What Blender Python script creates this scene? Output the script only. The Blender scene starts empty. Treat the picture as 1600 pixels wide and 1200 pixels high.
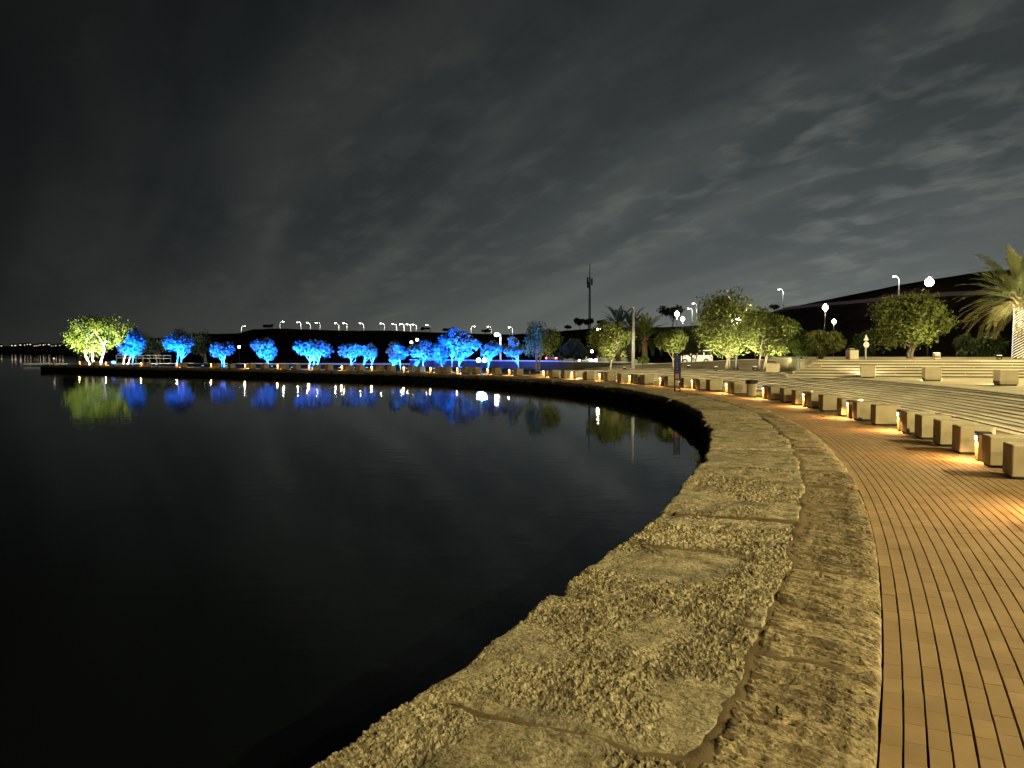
import bpy, math, random
import numpy as np
from mathutils import Vector, Matrix, geometry

# ------------------------------------------------------------------ camera, sky, exposure
sc = bpy.context.scene
FPX, Y0, HC = 1240.0, 545.0, 1.65            # focal length in px of a 1600 px wide frame, horizon row, eye height
PITCH = math.atan((600 - Y0) / FPX)
cam_d = bpy.data.cameras.new('camera')
cam_d.sensor_width = 36.0
cam_d.lens = FPX / 1600 * 36.0
cam_d.clip_start = 0.05
cam_d.clip_end = 6000
cam = bpy.data.objects.new('camera', cam_d)
sc.collection.objects.link(cam)
cam.location = (0, 0, HC)
cam.rotation_euler = (math.pi / 2 - PITCH, 0, 0)
sc.camera = cam
sc.render.engine = 'CYCLES'
sc.cycles.use_denoising = True
sc.cycles.max_bounces = 5
sc.cycles.diffuse_bounces = 2
sc.cycles.glossy_bounces = 3
sc.cycles.transmission_bounces = 2
sc.cycles.sample_clamp_indirect = 2.0
sc.cycles.caustics_reflective = False
sc.cycles.caustics_refractive = False
sc.view_settings.view_transform = 'Standard'
sc.view_settings.look = 'None'
sc.view_settings.exposure = 0.0
sc.view_settings.gamma = 1.0

world = bpy.data.worlds.new('World')
sc.world = world
world.use_nodes = True
wn, wl = world.node_tree.nodes, world.node_tree.links
wn.clear()


def W(kind, **kw):
    n = wn.new(kind)
    for k, v in kw.items():
        setattr(n, k, v)
    return n


def wmath(op, a, b=None, c=None, clamp=False):
    n = wn.new('ShaderNodeMath'); n.operation = op; n.use_clamp = clamp
    for i, v in enumerate((a, b, c)):
        if v is None:
            continue
        if isinstance(v, (int, float)):
            n.inputs[i].default_value = v
        else:
            wl.new(v, n.inputs[i])
    return n.outputs[0]


def build_sky():
    tc = W('ShaderNodeTexCoord')
    sep = W('ShaderNodeSeparateXYZ'); wl.new(tc.outputs['Generated'], sep.inputs[0])
    x, y, z = sep.outputs
    zc = wmath('MAXIMUM', z, 0.0)
    den = wmath('ADD', zc, 0.22)
    cx = wmath('DIVIDE', x, den); cy = wmath('DIVIDE', y, den)
    a = math.radians(-30)                                    # the cloud streaks run towards this bearing
    ux, uy = math.sin(a), math.cos(a)
    u = wmath('ADD', wmath('MULTIPLY', cx, ux), wmath('MULTIPLY', cy, uy))
    v = wmath('SUBTRACT', wmath('MULTIPLY', cx, uy), wmath('MULTIPLY', cy, ux))

    def cloud(su, sv, off, scale, detail, rough, dist=0.0):
        co = W('ShaderNodeCombineXYZ')
        wl.new(wmath('MULTIPLY', u, su), co.inputs[0]); wl.new(wmath('MULTIPLY', v, sv), co.inputs[1])
        co.inputs[2].default_value = off
        n = W('ShaderNodeTexNoise'); n.inputs['Scale'].default_value = scale
        n.inputs['Detail'].default_value = detail; n.inputs['Roughness'].default_value = rough
        n.inputs['Distortion'].default_value = dist
        wl.new(co.outputs[0], n.inputs['Vector'])
        return n.outputs['Fac']
    streak = cloud(0.22, 1.0, 3.1, 2.6, 3, 0.45, 0.3)         # long soft bands
    ripple = cloud(0.8, 1.35, 8.7, 7.5, 4, 0.52, 0.3)         # small broken altocumulus
    broad = cloud(0.5, 0.7, 21.0, 1.6, 3, 0.5)

    def ramp(f, lo, hi):
        m = W('ShaderNodeMapRange'); m.interpolation_type = 'SMOOTHSTEP'
        wl.new(f, m.inputs[0]); m.inputs[1].default_value = lo; m.inputs[2].default_value = hi
        return m.outputs[0]
    azm = wmath('POWER', wmath('MAXIMUM', wmath('MULTIPLY_ADD', wmath('ADD', wmath('MULTIPLY', x, math.sin(0.6)), wmath('MULTIPLY', y, math.cos(0.6))), 0.5, 0.5), 0.0), 5.0)   # the broken cloud lies over the town side
    st = ramp(streak, 0.34, 0.70); ri = ramp(ripple, 0.44, 0.74); br = ramp(broad, 0.3, 0.7)
    cl = wmath('ADD', wmath('MULTIPLY', st, wmath('MULTIPLY_ADD', azm, -0.38, 0.66)), wmath('MULTIPLY', wmath('MULTIPLY', ri, br), wmath('MULTIPLY', azm, 0.80)))
    # light of the town behind the hills: strongest low down and ahead to the right, fading with the angle away from it
    gb = math.radians(26)
    gd = wmath('ADD', wmath('MULTIPLY', x, math.sin(gb)), wmath('MULTIPLY', y, math.cos(gb)))
    az = wmath('POWER', wmath('MAXIMUM', wmath('MULTIPLY_ADD', gd, 0.5, 0.5), 0.0), 9.0)
    low = wmath('POWER', 2.718, wmath('MULTIPLY', zc, -2.6))
    low2 = wmath('POWER', 2.718, wmath('MULTIPLY', zc, -9.0))
    base = wmath('ADD', wmath('MULTIPLY', wmath('MULTIPLY', az, low), 0.158), 0.0050)
    base = wmath('ADD', base, wmath('MULTIPLY', wmath('MULTIPLY', az, low2), 0.046))
    even = wmath('POWER', 2.718, wmath('MULTIPLY', zc, -14.0))   # low down the cloud sheet runs together
    cl = wmath('ADD', wmath('MULTIPLY', cl, wmath('SUBTRACT', 1.0, even)), wmath('MULTIPLY', even, 0.40))
    val = wmath('MULTIPLY', base, wmath('ADD', 0.62, cl))
    col = W('ShaderNodeMix'); col.data_type = 'RGBA'
    col.inputs['A'].default_value = (0.84, 0.99, 1.03, 1)      # clear gaps: bluish grey
    col.inputs['B'].default_value = (0.97, 1.05, 0.93, 1)      # cloud lit by the town: greenish grey
    wl.new(wmath('MINIMUM', wmath('ADD', cl, wmath('MULTIPLY', low2, 0.6)), 1.0), col.inputs['Factor'])
    bg = W('ShaderNodeBackground'); out = W('ShaderNodeOutputWorld')
    wl.new(col.outputs['Result'], bg.inputs['Color']); wl.new(val, bg.inputs['Strength'])
    wl.new(bg.outputs[0], out.inputs[0])


build_sky()
C = sc.collection
rng = np.random.default_rng(7)
random.seed(7)

# ------------------------------------------------------------------ helpers: objects
ORD = ('zeroth first second third fourth fifth sixth seventh eighth ninth tenth eleventh twelfth thirteenth fourteenth '
       'fifteenth sixteenth seventeenth eighteenth nineteenth twentieth').split()
TENS = {2: ('twenty', 'twentieth'), 3: ('thirty', 'thirtieth'), 4: ('forty', 'fortieth')}


def nth(n):
    if n <= 20:
        return ORD[n]
    t, o = divmod(n, 10)
    return TENS[t][1] if o == 0 else TENS[t][0] + '-' + ORD[o]


def tag(o, label, cat, group=None):
    o['label'] = label; o['category'] = cat
    if group:
        o['group'] = group
    return o


def thing(name, label, cat, loc=(0, 0, 0), rz=0.0, group=None):
    o = bpy.data.objects.new(name, None)
    C.objects.link(o)
    o.empty_display_size = 0.2
    o.location = loc; o.rotation_euler = (0, 0, rz)
    return tag(o, label, cat, group)


def obj(name, me, parent=None, kind=None):
    o = bpy.data.objects.new(name, me)
    C.objects.link(o)
    if parent is not None:
        o.parent = parent
    if kind:
        o['kind'] = kind
    return o


def copy_tree(o, parent=None):
    c = o.copy()
    C.objects.link(c)
    c.parent = parent
    for ch in list(o.children):
        copy_tree(ch, c)
    return c


def npmesh(name, V, F, mat, smooth=False):
    """V (n,3) array, F (m,k) array of one face size or a list of lists"""
    me = bpy.data.meshes.new(name)
    if isinstance(F, np.ndarray):
        m, k = F.shape
        me.vertices.add(len(V)); me.vertices.foreach_set('co', np.asarray(V, dtype=np.float32).ravel())
        me.loops.add(m * k); me.loops.foreach_set('vertex_index', F.astype(np.int32).ravel())
        me.polygons.add(m); me.polygons.foreach_set('loop_start', np.arange(0, m * k, k, dtype=np.int32))
        me.polygons.foreach_set('loop_total', np.full(m, k, dtype=np.int32))
        me.update(calc_edges=True)
    else:
        me.from_pydata([tuple(map(float, v)) for v in V], [], [list(map(int, f)) for f in F])
    me.polygons.foreach_set('use_smooth', np.full(len(me.polygons), bool(smooth)))
    if mat is not None:
        me.materials.append(mat)
    me.update()
    return me


class MB:
    """collects boxes, tubes, lathes into one mesh"""
    def __init__(self):
        self.v = []; self.f = []

    def add(self, V, F):
        n = len(self.v)
        self.v += [tuple(map(float, p)) for p in V]
        self.f += [[i + n for i in f] for f in F]
        return self

    def box(self, c, s, rz=0.0, bev=0.0, taper=1.0):
        cx, cy, cz = c; hx, hy, hz = s[0] / 2, s[1] / 2, s[2] / 2
        rings = []
        if bev > 0:
            prof = [(bev, -hz), (0, -hz + bev), (0, hz - bev), (bev, hz)]
        else:
            prof = [(0, -hz), (0, hz)]
        for ins, z in prof:
            t = 1 + (taper - 1) * (z + hz) / (2 * hz)
            ax, ay = (hx - ins) * t, (hy - ins) * t
            if bev > 0:
                b = bev
                pts = [(-ax + b, -ay), (ax - b, -ay), (ax, -ay + b), (ax, ay - b), (ax - b, ay), (-ax + b, ay), (-ax, ay - b), (-ax, -ay + b)]
            else:
                pts = [(-ax, -ay), (ax, -ay), (ax, ay), (-ax, ay)]
            rings.append([(p[0], p[1], z) for p in pts])
        n = len(rings[0])
        ca, sa = math.cos(rz), math.sin(rz)
        V = [(cx + p[0] * ca - p[1] * sa, cy + p[0] * sa + p[1] * ca, cz + p[2]) for r in rings for p in r]
        F = []
        for k in range(len(rings) - 1):
            for i in range(n):
                j = (i + 1) % n
                F.append([k * n + i, k * n + j, (k + 1) * n + j, (k + 1) * n + i])
        F.append(list(range(n))[::-1]); F.append([(len(rings) - 1) * n + i for i in range(n)])
        return self.add(V, F)

    def tube(self, pts, radii, seg=8, cap=True):
        pts = [Vector(p) for p in pts]
        V = []; F = []
        up = Vector((0, 0, 1))
        prev = None
        for i, p in enumerate(pts):
            t = (pts[min(i + 1, len(pts) - 1)] - pts[max(i - 1, 0)]).normalized()
            if prev is None:
                a = t.orthogonal().normalized()
            else:
                a = (prev - t * prev.dot(t))
                a = a.normalized() if a.length > 1e-6 else t.orthogonal().normalized()
            prev = a
            b = t.cross(a)
            r = radii[i] if hasattr(radii, '__len__') else radii
            for k in range(seg):
                an = 2 * math.pi * k / seg
                V.append(p + a * (r * math.cos(an)) + b * (r * math.sin(an)))
        for i in range(len(pts) - 1):
            for k in range(seg):
                j = (k + 1) % seg
                F.append([i * seg + k, i * seg + j, (i + 1) * seg + j, (i + 1) * seg + k])
        if cap:
            F.append(list(range(seg))[::-1]); F.append([(len(pts) - 1) * seg + k for k in range(seg)])
        return self.add(V, F)

    def lathe(self, c, prof, seg=16):
        V = []; F = []
        for r, z in prof:
            for k in range(seg):
                an = 2 * math.pi * k / seg
                V.append((c[0] + r * math.cos(an), c[1] + r * math.sin(an), c[2] + z))
        for i in range(len(prof) - 1):
            for k in range(seg):
                j = (k + 1) % seg
                F.append([i * seg + k, i * seg + j, (i + 1) * seg + j, (i + 1) * seg + k])
        F.append(list(range(seg))[::-1]); F.append([(len(prof) - 1) * seg + k for k in range(seg)])
        return self.add(V, F)

    def ball(self, c, r, seg=14, rings=9, sz=1.0):
        prof = [(max(1e-3, r * math.sin(math.pi * i / rings)), -r * sz * math.cos(math.pi * i / rings)) for i in range(rings + 1)]
        return self.lathe(c, prof, seg)

    def build(self, name, mat, parent=None, smooth=False, kind=None):
        return obj(name, npmesh(name, self.v, self.f, mat, smooth), parent, kind)


# ------------------------------------------------------------------ helpers: materials
def mat_new(name):
    m = bpy.data.materials.new(name); m.use_nodes = True
    nt = m.node_tree
    return m, nt.nodes, nt.links, nt.nodes['Principled BSDF']


def surf(name, c1, c2, scale=3.0, rough=0.8, bump=0.0, bscale=40.0, detail=6, spots=None, metal=0.0, stretch=(1, 1, 1), spec=0.3, random_obj=0.0, island=0.0):
    m, N, L, P = mat_new(name)
    tc = N.new('ShaderNodeTexCoord')
    mp = N.new('ShaderNodeMapping'); mp.inputs['Scale'].default_value = stretch
    if name == 'concrete paver':
        L.new(N.new('ShaderNodeNewGeometry').outputs['Position'], mp.inputs[0])
    else:
        L.new(tc.outputs['Object'], mp.inputs[0])
    nz = N.new('ShaderNodeTexNoise'); nz.inputs['Scale'].default_value = scale; nz.inputs['Detail'].default_value = detail
    nz.inputs['Roughness'].default_value = 0.6
    L.new(mp.outputs[0], nz.inputs['Vector'])
    r = N.new('ShaderNodeValToRGB')
    r.color_ramp.elements[0].position = 0.32; r.color_ramp.elements[1].position = 0.68
    r.color_ramp.elements[0].color = (*c1, 1); r.color_ramp.elements[1].color = (*c2, 1)
    L.new(nz.outputs['Fac'], r.inputs[0])
    col = r.outputs[0]
    if spots:
        sp_col, sp_scale, lo, hi = spots
        n2 = N.new('ShaderNodeTexNoise'); n2.inputs['Scale'].default_value = sp_scale; n2.inputs['Detail'].default_value = 5
        L.new(mp.outputs[0], n2.inputs['Vector'])
        mr = N.new('ShaderNodeMapRange'); L.new(n2.outputs['Fac'], mr.inputs[0])
        mr.inputs[1].default_value = lo; mr.inputs[2].default_value = hi
        mx = N.new('ShaderNodeMix'); mx.data_type = 'RGBA'
        L.new(mr.outputs[0], mx.inputs['Factor']); L.new(col, mx.inputs['A']); mx.inputs['B'].default_value = (*sp_col, 1)
        col = mx.outputs['Result']
        if 'limestone' in name and 'step' not in name:
            n4 = N.new('ShaderNodeTexNoise'); n4.inputs['Scale'].default_value = 34; n4.inputs['Detail'].default_value = 4; n4.inputs['Roughness'].default_value = 0.7
            L.new(mp.outputs[0], n4.inputs['Vector'])
            m4 = N.new('ShaderNodeMapRange'); L.new(n4.outputs['Fac'], m4.inputs[0]); m4.inputs[1].default_value = 0.36; m4.inputs[2].default_value = 0.62
            m4.inputs[3].default_value = 0.50; m4.inputs[4].default_value = 1.12
            h4 = N.new('ShaderNodeHueSaturation'); L.new(m4.outputs[0], h4.inputs['Value']); L.new(col, h4.inputs['Color'])
            col = h4.outputs[0]
    if random_obj > 0 or island > 0:
        oi = N.new('ShaderNodeObjectInfo' if random_obj > 0 else 'ShaderNodeNewGeometry')
        hsv = N.new('ShaderNodeHueSaturation')
        mr = N.new('ShaderNodeMapRange'); L.new(oi.outputs['Random' if random_obj > 0 else 'Random Per Island'], mr.inputs[0])
        amp = max(random_obj, island)
        mr.inputs[3].default_value = 1 - amp; mr.inputs[4].default_value = 1 + amp
        L.new(mr.outputs[0], hsv.inputs['Value']); L.new(col, hsv.inputs['Color'])
        col = hsv.outputs[0]
    L.new(col, P.inputs['Base Color'])
    P.inputs['Roughness'].default_value = rough
    P.inputs['Metallic'].default_value = metal
    P.inputs['Specular IOR Level'].default_value = spec
    if bump > 0:
        n3 = N.new('ShaderNodeTexNoise'); n3.inputs['Scale'].default_value = bscale; n3.inputs['Detail'].default_value = 5
        L.new(mp.outputs[0], n3.inputs['Vector'])
        b = N.new('ShaderNodeBump'); b.inputs['Strength'].default_value = 1.0; b.inputs['Distance'].default_value = bump
        L.new(n3.outputs['Fac'], b.inputs['Height']); L.new(b.outputs[0], P.inputs['Normal'])
    return m


def glow(name, col, strength):
    m, N, L, P = mat_new(name)
    P.inputs['Base Color'].default_value = (*col, 1)
    P.inputs['Emission Color'].default_value = (*col, 1)
    P.inputs['Emission Strength'].default_value = strength
    return m


def leafmat(name, c1, c2, scale=1.2):
    m, N, L, P = mat_new(name)
    out = N['Material Output'] if 'Material Output' in N else N.new('ShaderNodeOutputMaterial')
    tc = N.new('ShaderNodeTexCoord')
    nz = N.new('ShaderNodeTexNoise'); nz.inputs['Scale'].default_value = scale; nz.inputs['Detail'].default_value = 8
    nz.inputs['Roughness'].default_value = 0.75
    L.new(tc.outputs['Object'], nz.inputs['Vector'])
    r = N.new('ShaderNodeValToRGB')
    r.color_ramp.elements[0].position = 0.35; r.color_ramp.elements[1].position = 0.65
    r.color_ramp.elements[0].color = (*c1, 1); r.color_ramp.elements[1].color = (*c2, 1)
    L.new(nz.outputs['Fac'], r.inputs[0]); L.new(r.outputs[0], P.inputs['Base Color'])
    P.inputs['Roughness'].default_value = 0.55; P.inputs['Specular IOR Level'].default_value = 0.3
    tr = N.new('ShaderNodeBsdfTranslucent'); L.new(r.outputs[0], tr.inputs['Color'])
    mx = N.new('ShaderNodeMixShader'); mx.inputs[0].default_value = 0.35
    L.new(P.outputs[0], mx.inputs[1]); L.new(tr.outputs[0], mx.inputs[2]); L.new(mx.outputs[0], out.inputs['Surface'])
    return m


M = {}
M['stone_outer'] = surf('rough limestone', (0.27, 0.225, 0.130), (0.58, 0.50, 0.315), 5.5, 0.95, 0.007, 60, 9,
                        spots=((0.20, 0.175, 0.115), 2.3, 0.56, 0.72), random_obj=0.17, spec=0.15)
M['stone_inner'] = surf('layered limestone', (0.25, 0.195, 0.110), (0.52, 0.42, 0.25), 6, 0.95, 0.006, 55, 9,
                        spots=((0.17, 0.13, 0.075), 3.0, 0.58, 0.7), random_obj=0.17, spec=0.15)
for k_ in ('stone_outer', 'stone_inner'):  # low water faces darkened in the colour, standing in for their shade
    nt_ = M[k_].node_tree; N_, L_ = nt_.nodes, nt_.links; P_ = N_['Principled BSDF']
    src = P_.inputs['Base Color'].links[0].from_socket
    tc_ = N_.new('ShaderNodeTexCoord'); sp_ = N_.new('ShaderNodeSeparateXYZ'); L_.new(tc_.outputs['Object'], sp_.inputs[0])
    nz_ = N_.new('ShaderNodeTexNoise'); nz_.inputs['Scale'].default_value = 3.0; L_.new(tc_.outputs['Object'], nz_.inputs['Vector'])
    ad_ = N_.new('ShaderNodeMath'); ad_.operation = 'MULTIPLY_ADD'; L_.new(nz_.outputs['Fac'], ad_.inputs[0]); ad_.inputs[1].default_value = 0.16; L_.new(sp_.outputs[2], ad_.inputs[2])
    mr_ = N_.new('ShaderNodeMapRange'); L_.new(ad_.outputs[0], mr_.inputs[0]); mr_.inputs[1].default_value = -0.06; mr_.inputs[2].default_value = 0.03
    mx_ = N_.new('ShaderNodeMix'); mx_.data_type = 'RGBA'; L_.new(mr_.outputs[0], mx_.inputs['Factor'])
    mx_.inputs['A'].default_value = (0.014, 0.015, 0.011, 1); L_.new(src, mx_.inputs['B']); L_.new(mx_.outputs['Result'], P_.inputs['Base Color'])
M['mortar'] = surf('mortar', (0.13, 0.095, 0.05), (0.20, 0.148, 0.08), 5, 0.95, 0.003, 120, spec=0.1)
M['quay'] = surf('wet quay stone', (0.012, 0.012, 0.010), (0.022, 0.020, 0.016), 3, 0.8, 0.02, 8)
M['paver'] = surf('concrete paver', (0.288, 0.190, 0.090), (0.375, 0.252, 0.126), 2.6, 0.85, 0.0012, 260, 9, random_obj=0.09, spec=0.2)
M['paver_far'] = surf('concrete paver field', (0.288, 0.190, 0.090), (0.375, 0.252, 0.126), 2.6, 0.85, 0.0012, 260, 9, spec=0.2, island=0.09)
M['bedding'] = surf('joint sand', (0.025, 0.018, 0.011), (0.045, 0.032, 0.02), 12, 1.0, spec=0.0)
M['step'] = surf('cut limestone step', (0.48, 0.42, 0.27), (0.60, 0.53, 0.36), 1.3, 0.85, 0.002, 60, 8,
                 spots=((0.36, 0.31, 0.20), 0.7, 0.5, 0.75), stretch=(1, 1, 3), spec=0.2)
M['terrace'] = surf('terrace paving', (0.42, 0.36, 0.23), (0.52, 0.45, 0.30), 1.1, 0.9, 0.002, 50, 8, spec=0.15)
M['seat'] = surf('seat stone', (0.44, 0.37, 0.235), (0.54, 0.46, 0.30), 4, 0.85, 0.0015, 150, 8, random_obj=0.06, spec=0.2)
M['bollard'] = surf('bollard terracotta', (0.28, 0.145, 0.06), (0.36, 0.19, 0.085), 8, 0.75, 0.001, 150)
M['berm'] = surf('stone-faced berm', (0.36, 0.30, 0.18), (0.60, 0.52, 0.34), 1.8, 0.95, 0.06, 1.6, 8, stretch=(1, 1, 1), spec=0.1)
M['soil'] = surf('dark soil', (0.030, 0.026, 0.018), (0.055, 0.048, 0.034), 0.3, 1.0, spec=0.0)
M['hill'] = surf('hill scrub', (0.022, 0.018, 0.013), (0.06, 0.048, 0.034), 0.12, 1.0, spec=0.0)
M['lawn'] = surf('lawn', (0.03, 0.045, 0.018), (0.06, 0.08, 0.03), 1.5, 1.0, 0.03, 25, spec=0.05)
M['asphalt'] = surf('asphalt', (0.045, 0.043, 0.04), (0.065, 0.062, 0.058), 2, 0.9)
M['hillroad'] = surf('hill road gravel', (0.22, 0.17, 0.12), (0.30, 0.24, 0.17), 0.8, 0.95)
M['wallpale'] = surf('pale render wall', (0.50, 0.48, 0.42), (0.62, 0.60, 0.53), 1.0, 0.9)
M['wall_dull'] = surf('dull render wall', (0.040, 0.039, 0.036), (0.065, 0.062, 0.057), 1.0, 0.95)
M['bark'] = surf('bark', (0.07, 0.052, 0.035), (0.14, 0.11, 0.075), 6, 0.95, 0.02, 20, stretch=(1, 1, 0.3))
M['bark_pale'] = surf('pale bark', (0.38, 0.35, 0.28), (0.58, 0.54, 0.44), 6, 0.95, 0.02, 20, stretch=(1, 1, 0.3))
M['palm_bark'] = surf('palm bark', (0.16, 0.11, 0.06), (0.28, 0.20, 0.11), 9, 0.95, 0.02, 30)
M['leaf'] = leafmat('tree leaves', (0.052, 0.070, 0.014), (0.145, 0.160, 0.034))
M['leaf_light'] = leafmat('young tree leaves', (0.070, 0.110, 0.015), (0.145, 0.190, 0.030))
M['leaf_grey'] = leafmat('grey-green leaves', (0.055, 0.075, 0.050), (0.16, 0.19, 0.13), 1.6)
M['leaf_dark'] = leafmat('dark leaves', (0.020, 0.034, 0.010), (0.060, 0.080, 0.024))
M['palm_leaf'] = leafmat('palm fronds', (0.12, 0.135, 0.055), (0.22, 0.23, 0.10), 0.8)
M['palm_old'] = leafmat('old palm fronds', (0.17, 0.150, 0.05), (0.26, 0.225, 0.085), 0.8)
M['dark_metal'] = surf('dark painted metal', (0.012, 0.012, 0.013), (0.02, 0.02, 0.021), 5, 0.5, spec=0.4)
M['galv'] = surf('galvanised metal', (0.42, 0.43, 0.43), (0.52, 0.53, 0.53), 4, 0.5, metal=0.3)
M['cream'] = surf('cream painted metal', (0.52, 0.46, 0.33), (0.60, 0.53, 0.39), 3, 0.6)
M['sign_blue'] = surf('blue enamel', (0.008, 0.022, 0.16), (0.012, 0.03, 0.20), 3, 0.4)
M['sign_white'] = surf('white print', (0.6, 0.6, 0.6), (0.7, 0.7, 0.7), 4, 0.6)
M['sign_red'] = surf('terracotta print', (0.45, 0.16, 0.10), (0.55, 0.24, 0.16), 20, 0.6)
M['teal'] = surf('teal painted frame', (0.05, 0.16, 0.15), (0.08, 0.21, 0.19), 5, 0.5)
M['white_paint'] = surf('white car paint', (0.62, 0.62, 0.60), (0.68, 0.68, 0.66), 2, 0.3, spec=0.5)
M['silver_paint'] = surf('silver car paint', (0.28, 0.29, 0.30), (0.33, 0.34, 0.35), 2, 0.3, metal=0.4, spec=0.5)
M['dark_paint'] = surf('dark car paint', (0.02, 0.022, 0.028), (0.03, 0.032, 0.04), 2, 0.25, spec=0.5)
M['glass'] = surf('dark car glass', (0.01, 0.012, 0.014), (0.014, 0.016, 0.018), 2, 0.08, spec=0.5)
M['tyre'] = surf('tyre rubber', (0.012, 0.012, 0.012), (0.02, 0.02, 0.02), 9, 0.9)
M['glow_globe'] = glow('lamp globe', (1.0, 0.90, 0.68), 26)
M['glow_hill'] = glow('street lamp lens', (1.0, 0.93, 0.84), 18)
M['glow_bollard'] = glow('bollard lens', (1.0, 0.74, 0.46), 13)
M['glow_blue'] = glow('blue floodlight lens', (0.10, 0.40, 1.0), 8)
M['glow_white'] = glow('white floodlight lens', (1.0, 0.95, 0.78), 2.5)
M['glow_cyan'] = glow('bright cyan floodlight lens', (0.42, 0.80, 1.0), 45)
M['glow_head'] = glow('headlamp', (0.72, 0.84, 1.0), 130)
M['glow_tail'] = glow('tail lamp', (1.0, 0.05, 0.06), 22)
M['glow_rope'] = glow('rope light', (1.0, 0.93, 0.74), 1.1)
M['glow_window'] = glow('lit window', (1.0, 0.80, 0.58), 1.3)

# ------------------------------------------------------------------ helpers: shoreline curve (arc, tighter arc, straight), offsets d outwards from the water
CA = np.array([-46.473, 27.024]); RA = 51.667
PH0 = math.radians(-8.0); RB = 36.0; PH1 = math.radians(58.0)
CB = CA + (RA - RB) * np.array([math.cos(PH0), math.sin(PH0)])
SB = RB * (PH1 - PH0)
N1 = np.array([math.cos(PH1), math.sin(PH1)]); T1 = np.array([-math.sin(PH1), math.cos(PH1)])
P1 = CB + RB * N1
S_TIP = SB + 39.5


def at(s, d):
    s = np.asarray(s, float); d = np.asarray(d, float)
    s, d = np.broadcast_arrays(s, d)
    ph = np.where(s < 0, PH0 + s / RA, PH0 + np.minimum(s, SB) / RB)
    c, n = np.cos(ph), np.sin(ph)
    R = np.where(s < 0, RA, RB) + d
    x = np.where(s < 0, CA[0], CB[0]) + R * c
    y = np.where(s < 0, CA[1], CB[1]) + R * n
    e = np.maximum(s - SB, 0)
    return np.stack([x + T1[0] * e, y + T1[1] * e], -1)


def heading(s):
    """rotation about z that turns local +x into the direction of growing s"""
    ph = PH0 + s / RA if s < 0 else PH0 + min(s, SB) / RB
    return ph + math.pi / 2


def px_of(p, z=0.0):
    x, y = p[..., 0], p[..., 1]
    dy = y * math.cos(PITCH) - (z - HC) * math.sin(PITCH)
    return 800 + FPX * x / dy


_sg = np.arange(-12.5, S_TIP + 20, 0.02)


def s_at(xpx, d):
    p = at(_sg, d)
    q = px_of(p)
    i = np.where((q[:-1] - xpx) * (q[1:] - xpx) <= 0)[0]
    i = i[0] if len(i) else (0 if xpx > q[0] else len(q) - 1)
    return float(_sg[i])


def zpx(ypx, Y):
    return HC + (Y0 - ypx) * Y / FPX


S_END = s_at(842, 6.0)
S_RED = s_at(1010, 6.0)
S0 = -34.0
D_PAVE = 1.90
D_STEP = 5.78
TREAD, RISE, NST = 0.31, 0.10, 6
D_PLAT = D_STEP + TREAD * (NST - 1)


def gz(s):
    s = np.asarray(s, float)
    t = np.clip((s - S_RED) / (S_END - S_RED), 0, 1)
    return 1 - 0.62 * t


def ground_z(s, d):
    if s > S_END:
        return 0.0
    if d < D_STEP:
        return 0.0
    k = min(NST, int((d - D_STEP) / TREAD) + 1)
    return float(k * RISE * gz(s))


def vnoise(x, y, seed):
    xi = np.floor(x).astype(np.int64); yi = np.floor(y).astype(np.int64)
    fx = x - xi; fy = y - yi
    fx = fx * fx * fx * (fx * (fx * 6 - 15) + 10); fy = fy * fy * fy * (fy * (fy * 6 - 15) + 10)

    def h(a, b):
        v = (a * 374761393 + b * 668265263 + seed * 1442695041) & 0xFFFFFFFF
        v = ((v ^ (v >> 13)) * 1274126177) & 0xFFFFFFFF
        v = v ^ (v >> 16)
        return (v & 0xFFFF) / 65535.0
    a = h(xi, yi); b = h(xi + 1, yi); c = h(xi, yi + 1); d = h(xi + 1, yi + 1)
    return (a + (b - a) * fx) * (1 - fy) + (c + (d - c) * fx) * fy


def fbm(x, y, seed, oct=4, gain=0.5):
    t = 0; a = 1; n = 0
    for i in range(oct):
        t = t + a * (vnoise(x, y, seed + i * 17) - 0.5) * 2
        n += a; a *= gain; x = x * 2.03 + 11.3; y = y * 2.03 + 5.7
    return t / n


def chips(x, y, seed, tilt=1.0):
    """flat tilted facets, one per cell of a scattered point set"""
    xi = np.floor(x).astype(np.int64); yi = np.floor(y).astype(np.int64)
    best = np.full(x.shape, 9.0); val = np.zeros(x.shape)

    def h(a, b, k):
        v = (a * 374761393 + b * 668265263 + (seed + k * 101) * 1442695041) & 0xFFFFFFFF
        v = ((v ^ (v >> 13)) * 1274126177) & 0xFFFFFFFF
        v = v ^ (v >> 16)
        return (v & 0xFFFF) / 65535.0
    for i in (-1, 0, 1):
        for j in (-1, 0, 1):
            a, b = xi + i, yi + j
            dx = x - a - h(a, b, 1); dy = y - b - h(a, b, 2)
            d = dx * dx + dy * dy
            hv = (h(a, b, 3) - 0.5) * 2 + tilt * (dx * (h(a, b, 4) - 0.5) * 3 + dy * (h(a, b, 5) - 0.5) * 3)
            m = d < best
            best = np.where(m, d, best); val = np.where(m, hv, val)
    return val


def grid_faces(nu, nv):
    i = np.arange(nu - 1)[:, None] * nv + np.arange(nv - 1)[None, :]
    return np.stack([i, i + nv, i + nv + 1, i + 1], -1).reshape(-1, 4)


def ribbon(name, s0, s1, prof, mat, parent=None, kind=None, ds=0.5, zfun=None):
    """sweeps the profile [(d, z), ...] along the shoreline from s0 to s1; z is scaled by zfun(s)"""
    n = max(2, int((s1 - s0) / ds) + 1)
    S = np.linspace(s0, s1, n)
    prof = np.array(prof, float)
    P = at(S[:, None], prof[None, :, 0])
    zs = np.ones(n) if zfun is None else zfun(S)
    Z = prof[None, :, 1] * zs[:, None]
    V = np.concatenate([P, Z[..., None]], -1).reshape(-1, 3)
    return obj(name, npmesh(name, V, grid_faces(n, len(prof)), mat), parent, kind)


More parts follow.
